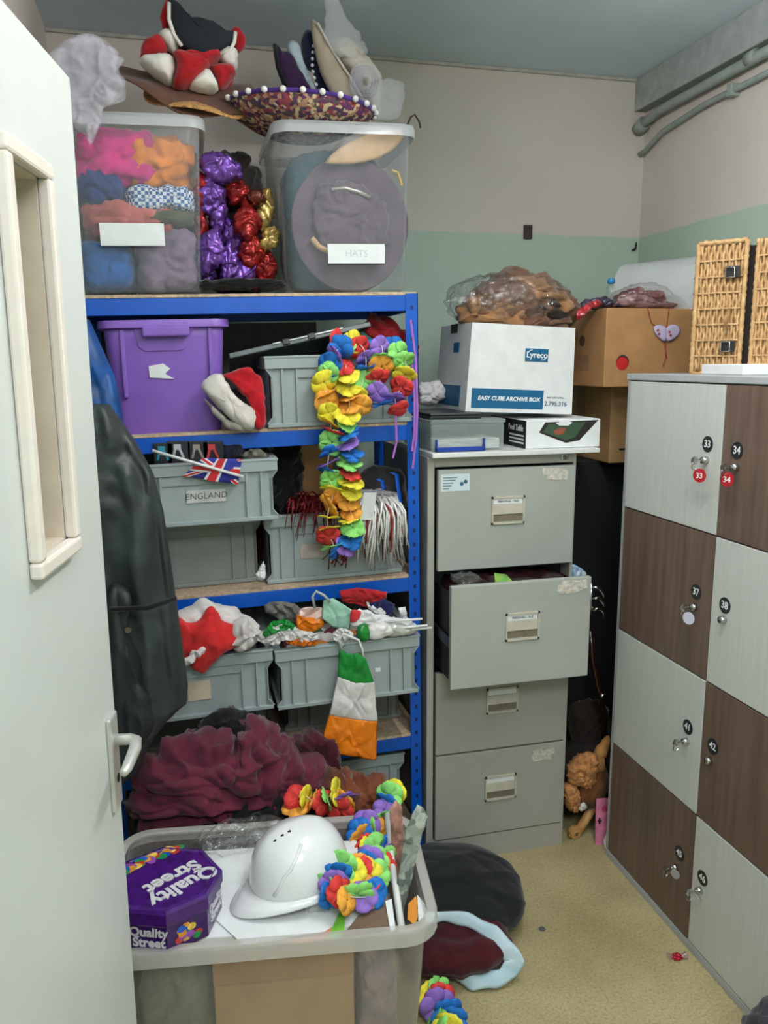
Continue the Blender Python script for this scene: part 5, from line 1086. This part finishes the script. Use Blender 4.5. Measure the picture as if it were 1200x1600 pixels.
# ================================================================== on the filing cabinet
CT = CH
bx1 = at(938, 697, 2.20).x
tag(obj('white_board', box(NB(), (.693, 2.20, CT+.0005), (bx1, 2.62, CT+.014), bev=.002), M_white), 'thin white board lying on top of the filing cabinet', 'board')
Z0 = CT+.0145
t = thing('document_case', 'clear plastic document case with blue clips on the filing cabinet', 'case', (.84, 2.35, Z0))
cx1 = at(788, 690, 2.235).x; cz1 = at(740, 655, 2.235).z
M_case = clear('clear_case', (206, 218, 216), .30, .12)
obj('case_body', box(NB(), (.70, 2.235, Z0), (cx1, 2.54, cz1-.012), bev=.006), M_case, t)
obj('case_lid', box(NB(), (.697, 2.232, cz1-.012), (cx1+.003, 2.543, cz1), bev=.004), M_case, t)
obj('paper_stack', box(NB(), (.712, 2.246, Z0+.006), (cx1-.012, 2.52, Z0+.035)), mat('paper_edges', (206, 208, 200), .8, var=.2, vs=300, stretch=(.05, .05, 1)), t)
M_clip = plas('blue_clip', (24, 60, 150))
xa_, xb_ = at(680, 690, 2.23).x, at(757, 690, 2.23).x
b = NB(); box(b, (xa_, 2.222, Z0+.001), (xb_, 2.233, Z0+.014), bev=.002); box(b, (xa_, 2.222, Z0+.001), (xa_+.006, 2.233, Z0+.038), bev=.002); box(b, (xb_-.006, 2.222, Z0+.001), (xb_, 2.233, Z0+.038), bev=.002); obj('blue_clip', b, M_clip, t)
t = thing('laptop', 'closed black laptop lying on the clear document case', 'laptop', (.77, 2.38, cz1))
lx1 = at(742, 650, 2.25).x
obj('base', box(NB(), (.700, 2.25, cz1+.0005), (lx1+.02, 2.50, cz1+.010), bev=.003), M_black, t); obj('screen_lid', box(NB(), (.701, 2.251, cz1+.0105), (lx1+.019, 2.499, cz1+.018), bev=.003), mat('dark_grey_lid', (48, 50, 54), .4), t)
b = NB(); puff(b, [(655, 604), (672, 598), (690, 600), (692, 622), (676, 630), (656, 630)], 2.50, .03, .008, 22, 4); tag(obj('white_cloth', b, cloth('white_fleece', (214, 210, 210), .1), smooth=True), 'small white fleece behind the laptop beside the archive box', 'cloth')
# pool table box
px0, px1, pz1 = at(822, 690, 2.235).x, at(937, 690, 2.235).x, at(860, 656, 2.235).z
t = thing('game_box', 'white game box with a green pool table picture', 'box', ((px0+px1)/2, 2.35, Z0))
obj('carton', box(NB(), (px0, 2.235, Z0), (px1, 2.52, pz1), bev=.002), M_paper, t)
o = obj('black_end', box(NB(), (px0-.0012, 2.237, Z0+.001), (px0, 2.518, pz1-.002)), M_ink, t)
zm = (Z0+pz1)/2; RL = ((0, -1, 0), (0, 0, 1))
text('end_text', 'Pool Table', .026, frame((px0-.0016, 2.312, zm+.016), *RL), M_wtext, t, .0003)
for k in range(3): obj('print_line', box(NB(), (px0-.0018, 2.25, zm-.008-.011*k), (px0-.001, 2.36, zm-.003-.011*k)), M_wtext, o)
def fpts(pp, y): return [V((at(*q, 2.235).x, y, at(*q, 2.235).z)) for q in pp]
for nm, pp, dy, m in (('picture_frame', [(842, 676), (852, 660), (935, 656), (905, 688), (884, 692)], .0006, mat('dark_wood_print', (40, 34, 32), .4)), ('picture_cloth', [(848, 675), (857, 663), (915, 659), (898, 683), (884, 688)], .0010, mat('green_baize_print', (56, 84, 60), .6)), ('picture_balls', [(864, 674), (874, 668), (884, 670), (880, 678), (868, 679)], .0014, mat('red_ball_print', (150, 80, 60), .5)), ('torn_patch', [(868, 661), (884, 656), (894, 660), (888, 665), (874, 665)], .0018, M_paper)):
    P = fpts(pp, 2.235-dy); b = NB(); ring_faces(b, [[p+V((0, .0004, 0)) for p in P], P]); obj(nm, b, m, t)
# archive box
AY = 2.29; pa = at(727, 646, AY); pb = at(893, 653, AY); pc_ = at(742, 507, AY)
aw = (pb-pa).length; ah = (pc_-pa).length; tl = .046
AM = rotm(V((pa.x, AY, cz1+.020)), .0, tl)
sb = V((pa.x, AY, max(pa.z, cz1+.0195)))
AM = rotm(sb, 0, tl)
t = thing('archive_box', 'white archive box with blue bands on the filing cabinet', 'box', sb)
b = NB(); tpr = .008
P0 = [(-.0, 0, 0), (aw, 0, 0), (aw, .30, 0), (0, .30, 0)]; P1 = [(tpr, .004, ah), (aw-tpr, .004, ah), (aw-tpr, .296, ah), (tpr, .296, ah)]
ring_faces(b, [[AM @ V(p) for p in P0], [AM @ V(p) for p in P1]]); obj('carton', b, M_white if False else mat('white_card', (226, 227, 228), .65, var=.03), t)
M_bl = mat('petrol_blue_print', (0, 92, 136), .6, var=.02)
def onA(x0, x1, z0, z1, o=.0008): return box(NB(), (x0, -o+.004*(z0/ah), z0), (x1, .004, z1), AM)
def ax(px, py): p = AM.inverted() @ at(px, py, AY); return p.x, p.z
xa1, za1 = ax(736, 632); xb1, zb1 = ax(848, 634)
band = obj('blue_band', onA(xa1, xb1, .012, .012+.058), M_bl, t); ATX = (AM.to_3x3() @ V((1, 0, 0)), AM.to_3x3() @ V((0, 0, 1)))
text('band_text', 'EASY CUBE ARCHIVE BOX', .0172, frame(AM @ V(((xa1+xb1)/2+.004, -.0012, .041)), *ATX), M_wtext, t, .0003, shear=.15, bold=.0005)
text('code_text', '2.795.316', .019, frame(AM @ V((xb1+.042, -.0002, .030)), *ATX), mat('blue_grey_print', (70, 84, 120), .6), t, .0003, bold=.0003)
text('small_text', 'easy cube archive', .008, frame(AM @ V((xb1+.040, -.0002, .050)), *ATX), mat('blue_grey_print', (0, 0, 0)), t, .0003)
lx, lz = ax(839, 555)
obj('logo_patch', onA(lx-.037, lx+.037, lz-.019, lz+.019, .002), M_bl, t); text('logo_text', 'Lyreco', .025, frame(AM @ V((lx, -.0012, lz)), *ATX), M_wtext, t, .0003, bold=.0005)
b = NB(); tube(b, [AM @ V((lx+q[0], -.001, lz+q[1])) for q in ((-.030, .006), (-.024, .013), (-.016, .015))], .0012, 5); tube(b, [AM @ V((lx+q[0], -.001, lz+q[1])) for q in ((.014, -.014), (.024, -.013), (.030, -.007))], .0012, 5); obj('logo_swoosh', b, M_wtext, t)
# left side prints
def onL(y0, y1, z0, z1, m, nm, o=.001): return obj(nm, box(NB(), (-o+tpr*(z0/ah)*.9, y0, z0), (.012, y1, z1), AM), m, t)
onL(.06, .28, .012, .075, M_bl, 'side_band'); onL(.10, .15, .175, .205, M_bl, 'side_logo'); onL(.13, .19, .235, .262, M_ink, 'hand_hole')
# bag of brown hats
t = thing('bag_of_hats', 'clear plastic bag of brown felt hats on the archive box', 'bag', AM @ V((aw/2, .15, ah)))
top = AM @ V((aw/2, .14, ah))
bl_, br_ = at(722, 515, 2.36), at(892, 515, 2.36); zt = at(800, 428, 2.40).z
zb = top.z-.004
M_h1 = cloth('mid_brown_felt', (168, 122, 82), .3); M_h2 = cloth('cocoa_felt', (118, 84, 66), .3); M_h3 = cloth('dark_cocoa_felt', (48, 36, 30))
for i, (pts, m, Y, th) in enumerate((([(726, 506), (722, 474), (760, 440), (802, 426), (856, 436), (890, 468), (894, 502), (840, 514)], M_h2, 2.42, .10), ([(745, 505), (760, 480), (800, 470), (830, 490), (826, 508), (780, 512)], M_h1, 2.355, .04), ([(800, 436), (840, 436), (880, 462), (886, 490), (850, 470), (815, 462)], M_h1, 2.36, .05), ([(826, 470), (846, 452), (878, 470), (882, 490), (860, 500), (832, 494)], M_h3, 2.345, .03), ([(722, 486), (738, 470), (752, 480), (748, 505), (730, 504)], M_h1, 2.37, .04), ([(815, 496), (850, 500), (886, 496), (880, 512), (830, 518)], M_h2, 2.35, .03))):
    b = NB(); puff(b, pts, Y, th, .020, 10, i+5, 18, 130, st=(.6, 1, 1.7)); obj('folded_hat', b, m, t, True)
b = NB(); blob(b, (bl_.x-.02, 2.285, zb+.002), (br_.x+.008, 2.56, zt), 2.3, .010, 14, 91, 6, clamp=False); obj('film', b, M_bag, t, True)
b = NB(); puff(b, [(694, 472), (712, 464), (735, 462), (745, 475), (722, 474), (706, 470)], 2.36, .006, .006, 24, 3, 6, 40); obj('bag_neck', b, M_bag, t, True)

# drawer contents
b = NB(); blob(b, (.742, 2.13, .672), (1.132, 2.50, .955), 7, .018, 16, 92, 5); tag(obj('wrapped_costumes', b, mat('dark_maroon_packs', (46, 22, 26), .3, var=.4, vs=30), smooth=True), 'dark wrapped costume packs inside the open drawer', 'packs')
b = NB(); q = at(782, 908, 2.16); ring_faces(b, [[V((q.x-.02, 2.15, .95)), V((q.x+.035, 2.15, .95)), V((q.x+.03, 2.19, .962)), V((q.x-.012, 2.18, .972))], [V((q.x-.02, 2.152, .948)), V((q.x+.035, 2.152, .948)), V((q.x+.03, 2.192, .960)), V((q.x-.012, 2.182, .970))]]); tag(obj('green_packet', b, mat('lime_yellow_packet', (170, 190, 60), .4, c2=(70, 160, 80))), 'lime green packet corner in the open drawer', 'packet')
b = NB(); blob(b, (.75, 2.13, .952), (.83, 2.22, .972), 2.4, .01, 40, 93, 3, clamp=False); tag(obj('clear_wrap', b, M_bag), 'scrunched clear wrap at the corner of the open drawer', 'wrap')
# things hanging in the gap right of the cabinet
b = NB()
for k in range(3):
    z = at(938, 918+18*k, 2.30).z; p = at(926, 918+18*k, 2.30); e = at(943, 928+14*k, 2.30)
    tube(b, [p, (p+e)/2+V((0, 0, .012)), e, e+V((.002, 0, -.022))], [.005, .006, .006, .003], 7)
tube(b, [at(926, 915, 2.30)+V((-.006, 0, .01)), at(926, 960, 2.30)+V((-.006, 0, 0))], .006, 7); tube(b, [at(926, 940, 2.30)+V((-.006, 0, 0)), V((CX1, 2.30, at(926, 940, 2.30).z))], .004, 7)
tag(obj('metal_hook_rack', b, M_chrome, smooth=True), 'chrome hooks fixed on the cabinet side by the open drawer', 'hooks')
b = NB(); q = at(903, 896, 2.27); puff(b, [(893, 884), (904, 886), (916, 896), (912, 905), (896, 905)], 2.27, .004, .004, 30, 3, 5, 30); tag(obj('blue_tissue_pack', b, mat('blue_white_film', (80, 150, 200), .4, c2=(220, 226, 230), vs=60)), 'crumpled blue and white packet between drawer and lockers', 'packet')

# ================================================================== boxes between cabinet and lockers
UY = 2.30; q0 = at(943, 605, UY); q1 = at(945, 481, UY)
lowq = at(951, 724, 2.42)
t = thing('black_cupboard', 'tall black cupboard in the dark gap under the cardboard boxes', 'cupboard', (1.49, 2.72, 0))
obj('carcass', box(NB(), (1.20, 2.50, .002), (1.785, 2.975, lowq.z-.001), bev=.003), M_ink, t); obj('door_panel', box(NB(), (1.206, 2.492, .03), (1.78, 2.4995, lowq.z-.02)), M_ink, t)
t = thing('cardboard_box', 'lower brown cardboard box with a black slot behind the lockers', 'box', (lowq.x+.2, 2.6, lowq.z))
obj('carton', box(NB(), (lowq.x, 2.42, lowq.z), (1.77, 2.86, q0.z-.0005), bev=.003), M_card2, t); s_ = at(970, 702, 2.42); obj('black_slot', box(NB(), (s_.x-.006, 2.4185, s_.z-.003), (s_.x+.09, 2.421, s_.z+.003)), M_ink, t)
obj('parcel_tape', box(NB(), (lowq.x-.0006, 2.60, lowq.z+.002), (lowq.x, 2.66, q0.z-.002)), mat('brown_tape', (150, 112, 70), .3), t)
t = thing('cardboard_box', 'upper brown cardboard box with a red dot and paper hearts', 'box', (q0.x+.2, 2.5, q0.z))
obj('carton', box(NB(), (q0.x, UY, q0.z), (1.74, 2.72, q1.z), bev=.003), M_card, t)
d_ = at(972, 568, UY); obj('red_dot', lathe(NB(), [(.020, 0), (.020, .001)], frame((d_.x, UY-.001, d_.z), *FR), 20), mat('red_sticker', (206, 36, 40), .5), t); obj('punched_hole', lathe(NB(), [(.022, 0), (.022, .0006)], frame((d_.x+.001, UY-.0004, d_.z+.004), *FR), 20), mat('hole_shade', (60, 30, 24), .8), t)
for dy, dz, w_, h_ in ((.12, .12, .05, .04),): obj('side_print', box(NB(), (q0.x-.0006, UY+.10, q0.z+.05), (q0.x, UY+.22, q0.z+.10)), mat('faint_print', (158, 116, 76), .8), t)
obj('side_mark', lathe(NB(), [(.018, 0), (.018, .0006)], frame((q0.x-.0002, UY+.15, q0.z+.145), (0, -1, 0), (0, 0, 1)), 16), mat('brown_print', (84, 62, 44), .8), t)
# hearts on red string
t = thing('paper_heart', 'pair of lilac paper hearts on red string over the upper carton', 'decoration', at(1042, 530, UY))
M_he = mat('lilac_paper', (196, 182, 214), .7, var=.1, vs=80); M_st = mat('red_string', (150, 40, 44), .7)
for sx in (0, 1):
    pts = [(1040, 515), (1050, 507), (1062, 511), (1062, 521), (1052, 531), (1042, 533)] if sx else [(1042, 515), (1034, 508), (1022, 510), (1023, 520), (1032, 530), (1040, 534)]
    b = NB(); puff(b, pts, UY-.006, .002, 0, 10, 1, 4, 36); obj('heart_half', b, M_he, t, True)
for pts in ([(1012, 482), (1018, 505), (1030, 512)], [(1046, 480), (1042, 508), (1040, 560), (1036, 572)], [(1038, 532), (1042, 560)]): obj('string', tube(NB(), [at(*q, UY-.004) for q in pts], .0014, 5), M_st, t)
for i, q in enumerate(((1028, 516), (1046, 519), (1048, 524), (1030, 522))): p = at(*q, UY-.009); obj('red_mark', lathe(NB(), [(.004, 0), (.004, .0005)], frame(p, *FR), 8), M_st, t)
# packets on the upper carton
for i, (pts, c, nm, th, Y) in enumerate((([(905, 478), (930, 466), (960, 470), (985, 476), (960, 482), (910, 482)], (60, 52, 74), 'navy', .03, 2.37), ([(950, 476), (985, 462), (1030, 470), (1065, 478), (1000, 482)], (150, 110, 116), 'dusty pink', .04, 2.37), ([(960, 466), (990, 452), (1030, 456), (1046, 470), (1000, 472)], (128, 62, 66), 'dull red', .03, 2.40), ([(900, 490), (914, 476), (934, 468), (938, 476), (918, 486), (904, 500)], (168, 36, 44), 'bright red', .012, 2.315))):
    b = NB(); puff(b, pts, Y, th*.6, .009, 18, i+2, 14, 90, rag=th < .02); tag(obj('costume_packet', b, mat(nm.replace(' ', '_')+'_packet', c, .25, var=.35, vs=45), smooth=True), nm+' shiny costume packet on the upper carton', 'packet', 'packets on the upper carton')
b = NB(); puff(b, [(950, 474), (975, 450), (1020, 442), (1050, 460), (1070, 478), (1010, 482)], 2.36, .045, .006, 16, 9, 12, 90); tag(obj('clear_film', b, M_bag, smooth=True), 'crinkled clear film over the packets on the upper carton', 'film')
q = at(955, 440, 2.36); t = thing('blue_cap_bottle', 'tiny clear bottle with a bright blue cap on the packets', 'bottle', q+V((0, 0, -.05)))
obj('cap', lathe(NB(), [(.010, -.006), (.012, -.004), (.012, .006), (.009, .009)], rotm(q), 16), plas('cyan_cap', (20, 130, 190)), t, True); obj('bottle', lathe(NB(), [(.012, -.05), (.014, -.045), (.014, -.016), (.008, -.008)], rotm(q), 16), M_bag, t, True)
# pale plastic bin behind the hamper
q = at(1040, 478, 2.46); t = thing('plastic_bin', 'pale grey plastic bin on its side between carton and hamper', 'bin', (q.x, 2.5, q1.z))
M_bin = plas('pale_grey_bin', (188, 192, 192), .45)
BM = rotm((q.x+.03, 2.50, q1.z+.001), .62); b = NB(); rings = []
prof = [(-.13, 0), (-.13, .09), (-.115, .13), (-.085, .158), (-.04, .172), (.13, .176), (.13, 0)]
ring_faces(b, [[BM @ V((x, -.14, z)) for x, z in prof], [BM @ V((x*.92, .14, z*.96)) for x, z in prof]]); obj('shell', b, M_bin, t, 'auto')
b = NB(); ring_faces(b, [[BM @ V((x*1.03, -.146, z*1.02)) for x, z in prof], [BM @ V((x*1.03, -.134, z*1.02)) for x, z in prof]]); obj('rim', b, M_bin, t)

# ================================================================== on the lockers
# wicker hamper standing on end
hp = atz(1081, 571, 1.5545) if False else at(1081, 569, 1.98)
hz0 = 1.5545; au = math.radians(52); U = V((math.cos(au), -math.sin(au), 0)); W_ = V((math.sin(au), math.cos(au), 0))
HMx = Matrix(((U.x, W_.x, 0, hp.x), (U.y, W_.y, 0, hp.y), (0, 0, 1, hz0), (0, 0, 0, 1)))
bw, bd_, bh = .122, .25, .342
M_wick = mat('willow_cane', (210, 172, 122), .55, var=.35, vs=60, c2=(170, 128, 82)); M_wick2 = mat('brown_willow', (150, 112, 70), .6, var=.3, vs=60); M_leath = mat('black_leather', (26, 24, 24), .4)
t = thing('wicker_hamper', 'wicker picnic hamper standing on its end on the lockers', 'hamper', HMx @ V((.06, .12, 0)))
def H(x, y, z): return HMx @ V((x, y, z))
def weave_face(org, eu, ev, wu, wv, nst, nrow, m, nm, par, rs=.0042):
    """upright canes in pairs, bound by thin rows"""
    b = NB(); R_ = random.Random(nst)
    for i in range(nst):
        u = (i+.5)/nst*wu; P = []
        for k in range(nrow*3+1):
            v = k/(nrow*3)*wv; P.append(org + eu*(u+.0022*math.sin(k*PI/1.5+i*PI)+R_.uniform(-.0008, .0008)) + ev*v + eu.cross(ev)*(.003*math.cos(k*PI/3+i*PI)))
        tube(b, P, rs, 5)
    obj(nm, b, m, par, True, kind='stuff')
    for r in range(1, nrow):
        v = r/nrow*wv; P = [org+eu*(wu*k/(nst*2))+ev*v+eu.cross(ev)*(.0052+.0022*math.cos(k*PI)) for k in range(nst*2+1)]; obj('binding_row', tube(NB(), P, .0028, 5), m, par, True)
Uv, Wv, Zv = U, W_, V((0, 0, 1))
body = obj('hamper_body', box(NB(), (.006, .004, .006), (bw-.006, bd_-.004, bh-.006), HMx), M_wick2, t)
weave_face(H(.006, .003, .006), Uv, Zv, bw-.012, bh-.012, 14, 8, M_wick, 'front_canes', body)
weave_face(H(0, bd_, .006), -Wv, Zv, bd_, bh-.012, 26, 8, M_wick2, 'side_canes', body)
b = NB()
for k in range(4):
    P = [[(0, 0, 0), (bw, 0, 0)], [(bw, 0, 0), (bw, 0, bh)], [(bw, 0, bh), (0, 0, bh)], [(0, 0, bh), (0, 0, 0)]][k]
    a_, c_ = H(*P[0]), H(*P[1]); n_ = int((c_-a_).length/.008)
    obj('border_plait', tube(NB(), [a_.lerp(c_, i/n_)+V((0, 0, .0015*math.sin(i*2.1))) for i in range(n_+1)], [.0065+.0014*math.sin(i*2.6) for i in range(n_+1)], 7), M_wick, body, True)
lidx = bw+.028
ld = obj('hamper_lid', box(NB(), (lidx, .004, .006), (lidx+.045, bd_-.004, bh+.002), HMx), M_wick2, t)
weave_face(H(lidx+.003, .003, .006), Uv, Zv, .04, bh-.006, 5, 8, M_wick, 'lid_edge_canes', ld)
weave_face(H(lidx+.046, .003, .006), Wv, Zv, bd_-.006, bh-.006, 26, 8, M_wick2, 'lid_face_canes', ld)
for x in (lidx, lidx+.045): obj('lid_plait', tube(NB(), [H(x, 0, bh*i/40) for i in range(41)], [.0058+.0012*math.sin(i*2.6) for i in range(41)], 7), M_wick, ld, True)
obj('lid_gap_shade', box(NB(), (bw-.006, .02, .01), (lidx+.002, bd_-.01, bh-.012), HMx), M_choc, t)  # dark block stands in for the shade between body and lid
for z in (.262, .072):
    s_ = obj('strap', box(NB(), (.074, -.013, z-.014), (.112, -.0085, z+.016), HMx, bev=.002), M_leath, t)
    b = NB(); tube(b, [H(.078, -.016, z-.012), H(.078, -.018, z+.012), H(.100, -.018, z+.012), H(.100, -.016, z-.012), H(.078, -.016, z-.012)], .0022, 6); obj('buckle', b, M_chrome, s_, True)
obj('peg_loop', tube(NB(), [H(.088, -.010, .17), H(.092, -.014, .15), H(.084, -.012, .13), H(.090, -.012, .115)], .0035, 6), M_wick2, t, True)
q = at(1152, 572, 1.75)
tag(obj('box_file', box(NB(), (0, 0, 0), (.26, .19, .026), rotm((q.x, q.y-.02, 1.5545), -.10), bev=.002), M_paper), 'white box file lying flat on the lockers beside the hamper', 'box file')

# ================================================================== hobby horse and clutter in the gap
GY = 2.28
t = thing('hobby_horse', 'brown plush hobby horse with an orange mane and wheeled wooden stick', 'toy', at(898, 1330, GY))
M_hb = cloth('brown_plush', (116, 74, 42), .3); M_hm = mat('orange_fur', (204, 140, 86), .95, var=.25, vs=60, bump=.6, bs=140, bd=.004); M_stk = woodmat('pine_stick', (176, 126, 74), (198, 146, 90), (212, 164, 110))
for nm, pts, Y, th, m in (('head', [(905, 1220), (925, 1200), (944, 1195), (948, 1215), (942, 1240), (920, 1262), (902, 1262), (898, 1240)], GY+.01, .045, M_hb), ('mane', [(888, 1200), (905, 1180), (928, 1178), (934, 1192), (925, 1225), (906, 1228), (890, 1222)], GY-.02, .03, M_hm), ('forelock', [(882, 1232), (894, 1224), (904, 1236), (902, 1264), (890, 1266), (884, 1250)], GY-.02, .022, M_hm), ('ear', [(928, 1180), (940, 1160), (952, 1150), (948, 1172), (938, 1186), (944, 1205), (930, 1205)], GY-.01, .018, mat('tan_plush', (186, 134, 78), .95, var=.2)), ('muzzle_patch', [(904, 1262), (912, 1254), (916, 1262), (908, 1268)], GY-.03, .008, M_wfelt)):
    b = NB(); puff(b, pts, Y, th, .008 if nm in ('mane', 'forelock') else .004, 30, 5, 8, 56); obj(nm, b, m, t, True)
obj('stick', tube(NB(), [at(940, 1240, GY), at(915, 1280, GY), at(893, 1312, GY-.01)], .016, 10), M_stk, t, True)
wc = at(897, 1322, GY-.02); wc.z = max(wc.z, .022)
obj('wheel', lathe(NB(), [(.021, -.009), (.022, -.006), (.022, .006), (.021, .009), (.008, .010), (.006, .012)], frame((wc.x, wc.y, .022), (1, .1, 0), (0, 0, 1)), 22), M_stk, t, 'auto'); obj('axle_cap', lathe(NB(), [(.006, .012), (.006, .015)], frame((wc.x, wc.y, .022), (1, .1, 0), (0, 0, 1)), 12), M_brass, t)
q = at(890, 1306, GY-.03); obj('gold_bell', lathe(NB(), [(.002, -.006), (.006, 0), (.002, .006)], rotm(q), 12), mat('gold', (212, 170, 80), .25, .9), t, True)
b = NB(); tube(b, [at(922, 985, 2.36), at(926, 1030, 2.36), at(934, 1070, 2.36), at(941, 1092, 2.36), at(944, 1130, 2.38), at(944, 1200, 2.40)], [.010, .011, .011, .009, .009, .009], 10); t = thing('walking_cane', 'dark polished walking cane leaning in the gap beside the lockers', 'cane', at(944, 1200, 2.40)); obj('shaft', b, mat('polished_mahogany', (48, 22, 18), .2, var=.2, coat=.5), t, True)
q = at(941, 1086, 2.35); obj('silver_collar', tube(NB(), [q+V((-.002, 0, .006)), q+V((.002, 0, -.006))], .0125, 12), M_chrome, t, True)
b = NB(); puff(b, [(892, 1110), (910, 1094), (938, 1098), (952, 1130), (946, 1175), (915, 1180), (896, 1170)], 2.44, .03, .012, 12, 8); tag(obj('cloth_bundle', b, cloth('dark_umber_cloth', (40, 30, 26)), smooth=True), 'dark umber cloth bundle above the hobby horse', 'cloth')
b = NB(); blob(b, (1.19, 2.36, 0), (1.45, 2.47, at(920, 1160, 2.4).z), 4, .02, 10, 96, 4); tag(obj('dark_sack', b, mat('umber_sack', (36, 28, 24), .9, var=.2), smooth=True), 'dark sack standing behind the hobby horse', 'sack')
q0_, q1_ = at(931, 1326, 2.20), at(949, 1250, 2.20)
t = thing('pink_card', 'pink toy packaging card propped against the locker side', 'card', (q0_.x, 2.2, 0))
PM = frame((q0_.x, 2.205, .0), (1, -.15, 0), (0, .06, 1))
obj('card', box(NB(), (0, 0, -.004), (.055, q1_.z, 0), PM), mat('pink_print', (222, 130, 164), .5, var=.15, vs=40), t); obj('rose_disc', lathe(NB(), [(.011, 0), (.011, .001)], PM @ Matrix.Translation((.030, q1_.z-.035, .0004)), 16), mat('rose_pink', (206, 70, 116), .5), t); obj('hanger_hole', box(NB(), (.010, q1_.z-.088, 0), (.016, q1_.z-.066, .0008), PM), M_ink, t); obj('hanger_cross', box(NB(), (.006, q1_.z-.080, 0), (.020, q1_.z-.075, .0008), PM), M_ink, t)
b = NB(); PM2 = frame((q0_.x+.018, 2.175, .0), (1, -.3, 0), (0, .05, 1)); P_ = [V((.0, 0, 0)), V((.05, 0, 0)), V((.05, .13, 0)), V((.035, .125, 0)), V((.012, .085, 0)), V((-.004, .03, 0))]
ring_faces(b, [[PM2 @ (p+V((0, 0, -.002))) for p in P_], [PM2 @ p for p in P_]]); tag(obj('white_sheet', b, M_paper), 'curved white sheet of card leaning at the foot of the lockers', 'card')
